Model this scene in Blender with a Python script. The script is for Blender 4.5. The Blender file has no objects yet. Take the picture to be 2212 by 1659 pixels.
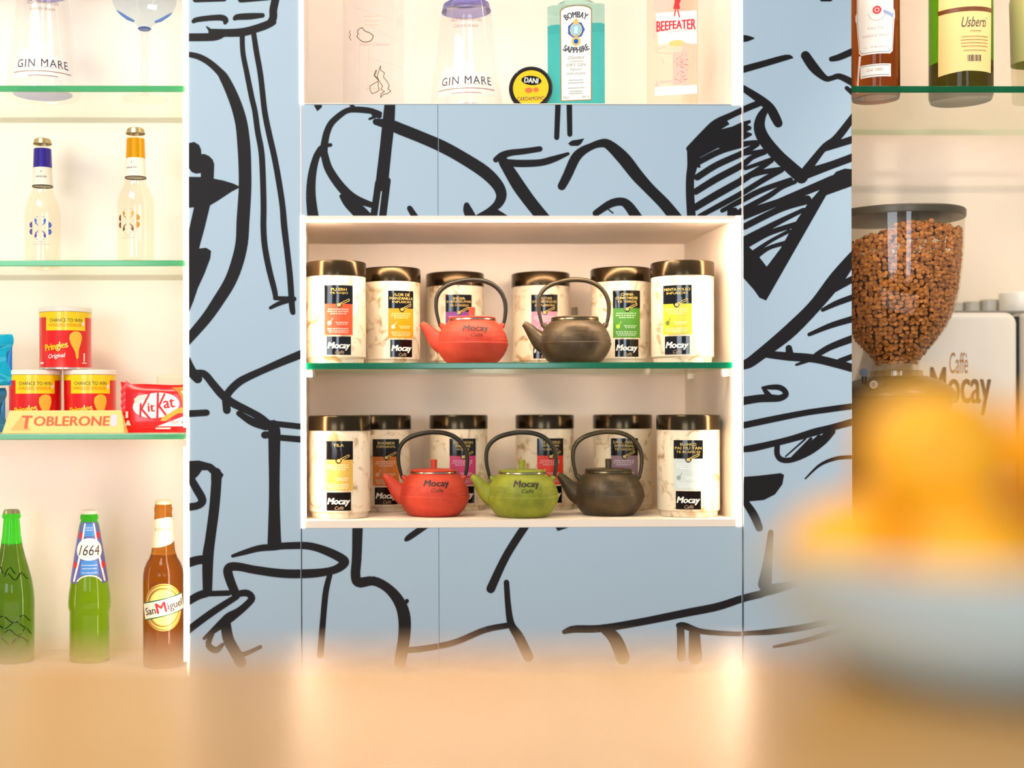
import bpy, bmesh, math, random
from mathutils import Vector, Matrix
from mathutils.geometry import tessellate_polygon, delaunay_2d_cdt

random.seed(7)
SC = bpy.context.scene
COL = SC.collection

# ------------------------------------------------------------------ camera
F_PX, IMG_W, IMG_H = 2857.0, 2212.0, 1659.0
CAM = Vector((0.0, -2.0, 1.25))
YAW, ROLL = math.radians(0.9), 0.0024
CX, CY = 782.0, 885.0
_r0 = Vector((math.cos(YAW), -math.sin(YAW), 0)); _f0 = Vector((math.sin(YAW), math.cos(YAW), 0)); _u0 = Vector((0, 0, 1))
_up = _u0 * math.cos(ROLL) + _r0 * math.sin(ROLL)
_rt = _r0 * math.cos(ROLL) - _u0 * math.sin(ROLL)
cam_data = bpy.data.cameras.new('camera')
cam = bpy.data.objects.new('camera', cam_data); COL.objects.link(cam)
m3 = Matrix((_rt, _up, -_f0)).transposed()
cam.matrix_world = Matrix.Translation(CAM) @ m3.to_4x4()
cam_data.sensor_width = 36.0
cam_data.lens = 36.0 * F_PX / IMG_W
cam_data.shift_x = (IMG_W / 2 - CX) / IMG_W
cam_data.shift_y = (CY - IMG_H / 2) / IMG_W
cam_data.clip_start = 0.02
cam_data.dof.use_dof = True
cam_data.dof.focus_distance = 2.08
cam_data.dof.aperture_fstop = 1.30
SC.camera = cam

# ------------------------------------------------------------------ light and exposure
SC.view_settings.view_transform = 'Standard'
SC.view_settings.look = 'None'
SC.view_settings.gamma = 1.0
SC.view_settings.exposure = 0.0
SC.view_settings.use_curve_mapping = False
SC.cycles.transparent_max_bounces = 24
SC.cycles.max_bounces = 16
SC.cycles.sample_clamp_indirect = 6.0
world = bpy.data.worlds.new('world'); SC.world = world
world.use_nodes = True
world.node_tree.nodes['Background'].inputs[0].default_value = (0.86, 0.93, 1.0, 1)
world.node_tree.nodes['Background'].inputs[1].default_value = 0.42

def area(name, loc, target, sx, sy, power, color):
    d = bpy.data.lights.new(name, 'AREA'); d.shape = 'RECTANGLE'; d.size = sx; d.size_y = sy
    d.energy = power; d.color = color
    o = bpy.data.objects.new(name, d); COL.objects.link(o)
    o.location = loc
    o.rotation_euler = (Vector(target) - Vector(loc)).to_track_quat('-Z', 'Y').to_euler()
    return o
area('window_light', (-1.7, -4.6, 1.35), (0.2, 0, 1.0), 1.5, 1.7, 58, (0.80, 0.91, 1.0))
area('window_light', (0.75, -4.8, 1.35), (0.2, 0, 1.0), 0.7, 1.7, 29, (0.80, 0.91, 1.0))
area('ceiling_light', (-0.9, -1.5, 2.9), (0.2, 0.0, 1.0), 1.2, 0.5, 36, (1.0, 0.86, 0.70))

area('lower_wall_fill', (0.1, -1.44, 0.62), (0.1, 0.0, 0.95), 2.6, 0.75, 9, (1.0, 0.91, 0.86))  # fill added low behind the bar to brighten the lower wall panels, no fixture
sd = bpy.data.lights.new('downlight', 'SPOT'); sd.energy = 48; sd.color = (1.0, 0.90, 0.78); sd.spot_size = math.radians(36); sd.spot_blend = 0.7; sd.shadow_soft_size = 0.05
so = bpy.data.objects.new('downlight', sd); COL.objects.link(so); so.location = (1.30, -0.95, 2.6)
so.rotation_euler = (Vector((1.02, 0.22, 1.28)) - so.location).to_track_quat('-Z', 'Y').to_euler()

# ------------------------------------------------------------------ measuring helpers
def P(px, py, Y=0.0):
    """point of the place at depth Y seen at a pixel of the 2212x1659 photograph"""
    d = _f0 + _rt * ((px - CX) / F_PX) - _up * ((py - CY) / F_PX)
    t = (Y - CAM.y) / d.y
    return CAM + d * t
def S(Y):
    return (Y - CAM.y) / F_PX
def cam_angle(x, y):
    """azimuth that turns the front (-Y) of a thing towards the camera"""
    return math.atan2(CAM.x - x, y - CAM.y)

# ------------------------------------------------------------------ materials
def lin(c):
    out = []
    for v in c[:3]:
        v = v / 255.0
        out.append(v / 12.92 if v <= 0.04045 else ((v + 0.055) / 1.055) ** 2.4)
    return (*out, 1.0)
MATS = {}
def mat(name, c, rough=0.5, metal=0.0, spec=0.5, emit=None, es=0.0, trans=0.0, ior=1.45, coat=0.0, alpha=1.0, bump=None):
    if name in MATS: return MATS[name]
    m = bpy.data.materials.new(name); m.use_nodes = True
    nt = m.node_tree; b = nt.nodes['Principled BSDF']
    b.inputs['Base Color'].default_value = lin(c)
    b.inputs['Roughness'].default_value = rough
    b.inputs['Metallic'].default_value = metal
    b.inputs['Specular IOR Level'].default_value = spec
    b.inputs['Transmission Weight'].default_value = trans
    b.inputs['IOR'].default_value = ior
    b.inputs['Coat Weight'].default_value = coat
    b.inputs['Alpha'].default_value = alpha
    if emit:
        b.inputs['Emission Color'].default_value = lin(emit)
        b.inputs['Emission Strength'].default_value = es
    if bump:
        scale, strength, dist = bump
        n = nt.nodes.new('ShaderNodeTexNoise'); n.inputs['Scale'].default_value = scale; n.inputs['Detail'].default_value = 3
        tc = nt.nodes.new('ShaderNodeTexCoord'); nt.links.new(tc.outputs['Object'], n.inputs['Vector'])
        bp = nt.nodes.new('ShaderNodeBump'); bp.inputs['Strength'].default_value = strength; bp.inputs['Distance'].default_value = dist
        nt.links.new(n.outputs['Fac'], bp.inputs['Height']); nt.links.new(bp.outputs['Normal'], b.inputs['Normal'])
    MATS[name] = m
    return m
def noise_color(m, c1, c2, scale, detail=4, lo=0.35, hi=0.65, rand=False, stretch=None, distort=0.0):
    """lets a noise run the base colour between two colours"""
    nt = m.node_tree; b = nt.nodes['Principled BSDF']
    tc = nt.nodes.new('ShaderNodeTexCoord'); mp = nt.nodes.new('ShaderNodeMapping')
    nt.links.new(tc.outputs['Object'], mp.inputs['Vector'])
    if stretch: mp.inputs['Scale'].default_value = stretch
    if rand:
        oi = nt.nodes.new('ShaderNodeObjectInfo'); mu = nt.nodes.new('ShaderNodeMath'); mu.operation = 'MULTIPLY'; mu.inputs[1].default_value = 7.0
        cb = nt.nodes.new('ShaderNodeCombineXYZ'); nt.links.new(oi.outputs['Random'], mu.inputs[0])
        for k in range(3): nt.links.new(mu.outputs[0], cb.inputs[k])
        nt.links.new(cb.outputs[0], mp.inputs['Location'])
    n = nt.nodes.new('ShaderNodeTexNoise'); n.inputs['Scale'].default_value = scale; n.inputs['Detail'].default_value = detail
    n.inputs['Distortion'].default_value = distort
    nt.links.new(mp.outputs[0], n.inputs['Vector'])
    r = nt.nodes.new('ShaderNodeValToRGB')
    r.color_ramp.elements[0].position = lo; r.color_ramp.elements[0].color = lin(c1)
    r.color_ramp.elements[1].position = hi; r.color_ramp.elements[1].color = lin(c2)
    nt.links.new(n.outputs['Fac'], r.inputs['Fac']); nt.links.new(r.outputs['Color'], b.inputs['Base Color'])
    return m
def clear_glass(name, tint, gloss=0.30, rough=0.0):
    """thin-walled clear glass: see-through sheet with a Fresnel gloss"""
    if name in MATS: return MATS[name]
    m = bpy.data.materials.new(name); m.use_nodes = True
    nt = m.node_tree; nt.nodes.remove(nt.nodes['Principled BSDF']); out = nt.nodes['Material Output']
    t = nt.nodes.new('ShaderNodeBsdfTransparent'); t.inputs[0].default_value = lin(tint)
    g = nt.nodes.new('ShaderNodeBsdfGlossy'); g.inputs[0].default_value = (1, 1, 1, 1); g.inputs['Roughness'].default_value = rough
    lw = nt.nodes.new('ShaderNodeLayerWeight'); lw.inputs['Blend'].default_value = 0.5
    pw = nt.nodes.new('ShaderNodeMath'); pw.operation = 'POWER'; pw.inputs[1].default_value = 4.0; nt.links.new(lw.outputs['Facing'], pw.inputs[0])
    fr = nt.nodes.new('ShaderNodeMath'); fr.operation = 'MULTIPLY_ADD'; fr.inputs[1].default_value = gloss; fr.inputs[2].default_value = 0.04
    nt.links.new(pw.outputs[0], fr.inputs[0])
    mx = nt.nodes.new('ShaderNodeMixShader')
    nt.links.new(fr.outputs[0], mx.inputs[0]); nt.links.new(t.outputs[0], mx.inputs[1]); nt.links.new(g.outputs[0], mx.inputs[2])
    last = mx
    nt.links.new(last.outputs[0], out.inputs[0])
    MATS[name] = m
    return m

# ------------------------------------------------------------------ mesh helpers
class G:
    def __init__(self): self.v = []; self.f = []; self.mi = []
    def add(self, vs, fs, mi=0):
        o = len(self.v); self.v += [tuple(p) for p in vs]
        for f in fs: self.f.append([i + o for i in f]); self.mi.append(mi)
        return self
    def box(self, x0, x1, y0, y1, z0, z1, mi=0):
        vs = [(x0, y0, z0), (x1, y0, z0), (x1, y1, z0), (x0, y1, z0), (x0, y0, z1), (x1, y0, z1), (x1, y1, z1), (x0, y1, z1)]
        return self.add(vs, [(0, 3, 2, 1), (4, 5, 6, 7), (0, 1, 5, 4), (1, 2, 6, 5), (2, 3, 7, 6), (3, 0, 4, 7)], mi)
    def rbox(self, x0, x1, y0, y1, z0, z1, r, seg=3, mi=0):
        """box with bevelled edges"""
        bm = bmesh.new(); bmesh.ops.create_cube(bm, size=1.0)
        for v in bm.verts:
            v.co = Vector(((x0 + x1) / 2 + v.co.x * (x1 - x0), (y0 + y1) / 2 + v.co.y * (y1 - y0), (z0 + z1) / 2 + v.co.z * (z1 - z0)))
        bmesh.ops.bevel(bm, geom=list(bm.edges), offset=r, segments=seg, affect='EDGES', profile=0.5)
        return self.bm(bm, mi)
    def bm(self, bm, mi=0):
        bm.verts.ensure_lookup_table()
        self.add([v.co for v in bm.verts], [[v.index for v in f.verts] for f in bm.faces], mi); bm.free()
        return self
    def lathe(self, prof, n=40, cx=0, cy=0, cz=0, mi=0, sq=None):
        """profile of (r, z) turned about the upright axis; sq squares the section off"""
        rings = []; vs = []
        for r, z in prof:
            if r < 1e-6: rings.append([len(vs)]); vs.append((cx, cy, cz + z))
            else:
                ring = []
                for k in range(n):
                    a = 2 * math.pi * k / n; q = 1.0
                    if sq: q = 1.0 / (abs(math.cos(a)) ** sq + abs(math.sin(a)) ** sq) ** (1.0 / sq)
                    ring.append(len(vs)); vs.append((cx + r * q * math.cos(a), cy + r * q * math.sin(a), cz + z))
                rings.append(ring)
        fs = []
        for a, b in zip(rings[:-1], rings[1:]):
            if len(a) == 1 and len(b) == 1: continue
            if len(a) == 1: fs += [(a[0], b[(k + 1) % n], b[k]) for k in range(n)]
            elif len(b) == 1: fs += [(a[k], a[(k + 1) % n], b[0]) for k in range(n)]
            else: fs += [(a[k], a[(k + 1) % n], b[(k + 1) % n], b[k]) for k in range(n)]
        return self.add(vs, fs, mi)
    def tube(self, pts, rad, n=10, caps=True, mi=0, flat=1.0):
        """tube along points; rad a number or one per point; flat squeezes it along Y"""
        pts = [Vector(p) for p in pts]; rs = rad if isinstance(rad, (list, tuple)) else [rad] * len(pts)
        vs = []; fs = []; ref = Vector((0, 1, 0))
        for i, p in enumerate(pts):
            t = (pts[min(i + 1, len(pts) - 1)] - pts[max(i - 1, 0)]).normalized()
            a = ref - t * ref.dot(t)
            if a.length < 1e-4: a = Vector((1, 0, 0)) - t * t.x
            a.normalize(); b = t.cross(a)
            for k in range(n):
                an = 2 * math.pi * k / n
                vs.append(p + a * (math.cos(an) * rs[i] * flat) + b * (math.sin(an) * rs[i]))
        for i in range(len(pts) - 1):
            for k in range(n):
                fs.append((i * n + k, i * n + (k + 1) % n, (i + 1) * n + (k + 1) % n, (i + 1) * n + k))
        if caps:
            fs.append(tuple(range(n - 1, -1, -1))); fs.append(tuple((len(pts) - 1) * n + k for k in range(n)))
        return self.add(vs, fs, mi)
    def disc(self, c, r, n=24, axis='y', mi=0):
        vs = []
        for k in range(n):
            a = 2 * math.pi * k / n
            if axis == 'y': vs.append((c[0] + r * math.cos(a), c[1], c[2] + r * math.sin(a)))
            else: vs.append((c[0] + r * math.cos(a), c[1] + r * math.sin(a), c[2]))
        return self.add(vs, [tuple(range(n))], mi)
    def mesh(self, name, mats, smooth=False):
        me = bpy.data.meshes.new(name); me.from_pydata(self.v, [], self.f)
        for m in (mats if isinstance(mats, (list, tuple)) else [mats]): me.materials.append(m)
        if any(self.mi): me.polygons.foreach_set('material_index', self.mi)
        if smooth:
            me.polygons.foreach_set('use_smooth', [True] * len(me.polygons))
            try: me.set_sharp_from_angle(angle=math.radians(38))
            except Exception: pass
        me.update()
        return me
    def build(self, name, mats, parent=None, smooth=False, loc=None, rotz=0.0):
        return put(name, self.mesh(name, mats, smooth), parent, loc, rotz)
def put(name, me, parent=None, loc=None, rotz=0.0):
    o = bpy.data.objects.new(name, me); COL.objects.link(o)
    if parent: o.parent = parent
    if loc is not None: o.location = loc
    if rotz: o.rotation_euler = (0, 0, rotz)
    return o
def thing(name, label, cat, loc=(0, 0, 0), rotz=0.0, group=None):
    o = bpy.data.objects.new(name, None); o.empty_display_size = 0.02; COL.objects.link(o)
    o.location = loc; o.rotation_euler = (0, 0, rotz)
    o['label'] = label; o['category'] = cat
    if group: o['group'] = group
    return o
def tag(o, label=None, cat=None, group=None, kind=None):
    if label: o['label'] = label
    if cat: o['category'] = cat
    if group: o['group'] = group
    if kind: o['kind'] = kind
    return o
def smooth_pts(pts, per=8):
    """Catmull-Rom through points of any dimension"""
    out = []
    n = len(pts)
    if n < 3 : 
        for k in range(per + 1): out.append(tuple(a + (b - a) * k / per for a, b in zip(pts[0], pts[-1])))
        return out
    for i in range(n - 1):
        p0, p1, p2, p3 = pts[max(i - 1, 0)], pts[i], pts[i + 1], pts[min(i + 2, n - 1)]
        for k in range(per):
            t = k / per
            out.append(tuple(0.5 * (2 * b + (c - a) * t + (2 * a - 5 * b + 4 * c - d) * t * t + (3 * b - a - 3 * c + d) * t ** 3) for a, b, c, d in zip(p0, p1, p2, p3)))
    out.append(tuple(pts[-1]))
    return out

# ---- flat shapes (lists of 2D polygons) that can be laid on a plane or wrapped round a bottle
_tcache = {}
def text2d(s, size, align='CENTER', shear=0.0, bold=0.0, xs=1.0, space=1.0):
    """2D polygons of a word, centred on x, baseline at 0; cap height about 0.7*size"""
    key = (s, size, align, shear, bold, xs, space)
    if key in _tcache: return _tcache[key]
    cu = bpy.data.curves.new('txt', 'FONT'); cu.body = s; cu.size = 1.0; cu.align_x = align
    cu.shear = shear; cu.offset = bold; cu.space_character = space; cu.resolution_u = 3
    ob = bpy.data.objects.new('txt', cu)
    me = bpy.data.meshes.new_from_object(ob)
    vs = [(v.co.x * size * xs, v.co.y * size) for v in me.vertices]
    polys = [[vs[i] for i in p.vertices] for p in me.polygons]
    bpy.data.objects.remove(ob); bpy.data.curves.remove(cu); bpy.data.meshes.remove(me)
    _tcache[key] = polys
    return polys
def fit_text(s, w, h, shear=0.0, bold=0.0, space=1.0):
    """word squeezed into a width and a height (of its outline); bold widens the strokes by a share of the height"""
    ps = text2d(s, 1.0, 'CENTER', shear, 0.0, 1.0, space)
    xs = [p[0] for q in ps for p in q]; ys = [p[1] for q in ps for p in q]
    sx = w / (max(xs) - min(xs)); sy = h / (max(ys) - min(ys)); mx = (max(xs) + min(xs)) / 2; my = (max(ys) + min(ys)) / 2
    ps = [[((x - mx) * sx, (y - my) * sy) for x, y in q] for q in ps]
    if bold > 0:
        d = h * bold * 3.0
        ps = [[(x + dx, y + dy) for x, y in q] for dx, dy in ((-d, 0), (-d / 3, d * 0.4), (d / 3, -d * 0.4), (d, 0)) for q in ps]
    return ps
def rect2d(x0, x1, y0, y1): return [[(x0, y0), (x1, y0), (x1, y1), (x0, y1)]]
def poly2d(pts):
    tri = tessellate_polygon([[Vector((x, y, 0)) for x, y in pts]])
    return [[pts[i] for i in t] for t in tri]
def ell2d(cx, cy, rx, ry, n=28, a0=0.0, a1=2 * math.pi): return [[(cx + rx * math.cos(a0 + (a1 - a0) * k / n), cy + ry * math.sin(a0 + (a1 - a0) * k / n)) for k in range(n)]]
def ring2d(cx, cy, r0, r1, n=32, sy=1.0):
    out = []
    for k in range(n):
        a, b = 2 * math.pi * k / n, 2 * math.pi * (k + 1) / n
        out.append([(cx + r * math.cos(t), cy + r * math.sin(t) * sy) for r, t in ((r0, a), (r1, a), (r1, b), (r0, b))])
    return out
def line2d(pts, w, per=1):
    """pen line: quads and round joints"""
    out = []
    if per > 1: pts = smooth_pts(pts, per)
    for (x0, y0), (x1, y1) in zip(pts[:-1], pts[1:]):
        d = math.hypot(x1 - x0, y1 - y0) or 1e-9; nx, ny = -(y1 - y0) / d * w / 2, (x1 - x0) / d * w / 2
        out.append([(x0 + nx, y0 + ny), (x0 - nx, y0 - ny), (x1 - nx, y1 - ny), (x1 + nx, y1 + ny)])
    for x, y in pts: out += ell2d(x, y, w / 2, w / 2, 8)
    return out
def mv(ps, dx=0, dy=0, rot=0.0, sx=1.0, sy=1.0):
    c, s = math.cos(rot), math.sin(rot)
    return [[(x * sx * c - y * sy * s + dx, x * sx * s + y * sy * c + dy) for x, y in q] for q in ps]
def arch(ps, r, up=True):
    """bends a centred line of type along an arc"""
    out = []
    for q in ps:
        nq = []
        for x, y in q:
            a = x / r
            nq.append(((r + (y if up else -y)) * math.sin(a), ((r + y) * math.cos(a) - r) if up else (r - (r - y) * math.cos(a))))
        out.append(nq)
    return out
def flat(name, ps, m, parent, fn):
    """lays 2D polygons in place with fn(x, y) -> point"""
    g = G(); dl = min(2e-7, 2e-4 / max(1, len(ps)))          # each stroke a hair above the one before
    for i, q in enumerate(ps):
        vs = [fn(x, y) for x, y in q]; g.add([(x, y - i * dl, z) for x, y, z in vs], [tuple(range(len(q)))])
    return g.build(name, m, parent)
def on_front(y, x0=0.0, z0=0.0): return lambda x, z: (x + x0, y, z + z0)
def wrap(name, ps, m, parent, rfun, az=0.0, z0=0.0, off=0.0003, step=0.004, zstep=None, smooth=True):
    """wraps 2D polygons (x along the arc, y up) round a turned shape with radius rfun(z); az = 0 looks to -Y"""
    bm = bmesh.new()
    dl = min(2e-7, 2e-4 / max(1, len(ps)))
    for i, q in enumerate(ps):
        try: bm.faces.new([bm.verts.new((x, i * dl, y)) for x, y in q])
        except ValueError: pass
    xs = [v.co.x for v in bm.verts]; zs = [v.co.z for v in bm.verts]
    def cut(lo, hi, st, ax):
        k = math.ceil(lo / st)
        while k * st < hi:
            pl = [0, 0, 0]; no = [0, 0, 0]; pl[ax] = k * st; no[ax] = 1
            bmesh.ops.bisect_plane(bm, geom=bm.verts[:] + bm.edges[:] + bm.faces[:], plane_co=pl, plane_no=no)
            k += 1
    if max(xs) - min(xs) > step: cut(min(xs), max(xs), step, 0)
    if zstep and max(zs) - min(zs) > zstep: cut(min(zs), max(zs), zstep, 2)
    rm = rfun(z0 + (max(zs) + min(zs)) / 2)
    for v in bm.verts:
        z = v.co.z + z0; r = rfun(z) + off + v.co.y; a = az + v.co.x / rm
        v.co = Vector((r * math.sin(a), -r * math.cos(a), z))
    g = G().bm(bm)
    return g.build(name, m, parent, smooth)
def prof_fun(prof):
    pr = sorted([(z, r) for r, z in prof if r > 1e-6])
    def f(z):
        if z <= pr[0][0]: return pr[0][1]
        for (z0, r0), (z1, r1) in zip(pr[:-1], pr[1:]):
            if z0 <= z <= z1: return r0 + (r1 - r0) * ((z - z0) / (z1 - z0) if z1 > z0 else 0)
        return pr[-1][1]
    return f

# ------------------------------------------------------------------ setting: floor, back wall, mural panels
M_WALL = mat('white_wall', (244, 230, 214), 0.6)
M_BRIGHT = mat('bright_laminate', (252, 243, 230), 0.45)
M_WHITE = mat('white_laminate', (250, 234, 214), 0.45)
M_BLUE = mat('blue_laminate', (174, 197, 213), 0.42, spec=0.3)
M_INK = mat('black_ink', (24, 21, 23), 0.5, spec=0.25)
M_LED = mat('led_diffuser', (255, 250, 245), 0.5, emit=(255, 216, 184), es=4.0)
M_LED_SOFT = mat('led_glow', (255, 250, 245), 0.5, emit=(255, 214, 198), es=0.9)

floor = G().box(-3.2, 3.4, -5.2, 0.66, -0.05, 0.0).build('floor', mat('floor_tile', (150, 138, 124), 0.4)); tag(floor, kind='structure')
XM = 1126  # column of the photograph used for levels
def Zp(py, Y=0.0, px=XM): return P(px, py, Y).z
def Xp(px, Y=0.0, py=780): return P(px, py, Y).x

wall = G().box(-3.2, 3.4, 0.60, 0.66, 0.0, 2.9).build('wall_back', M_WALL); tag(wall, kind='structure')

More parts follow.
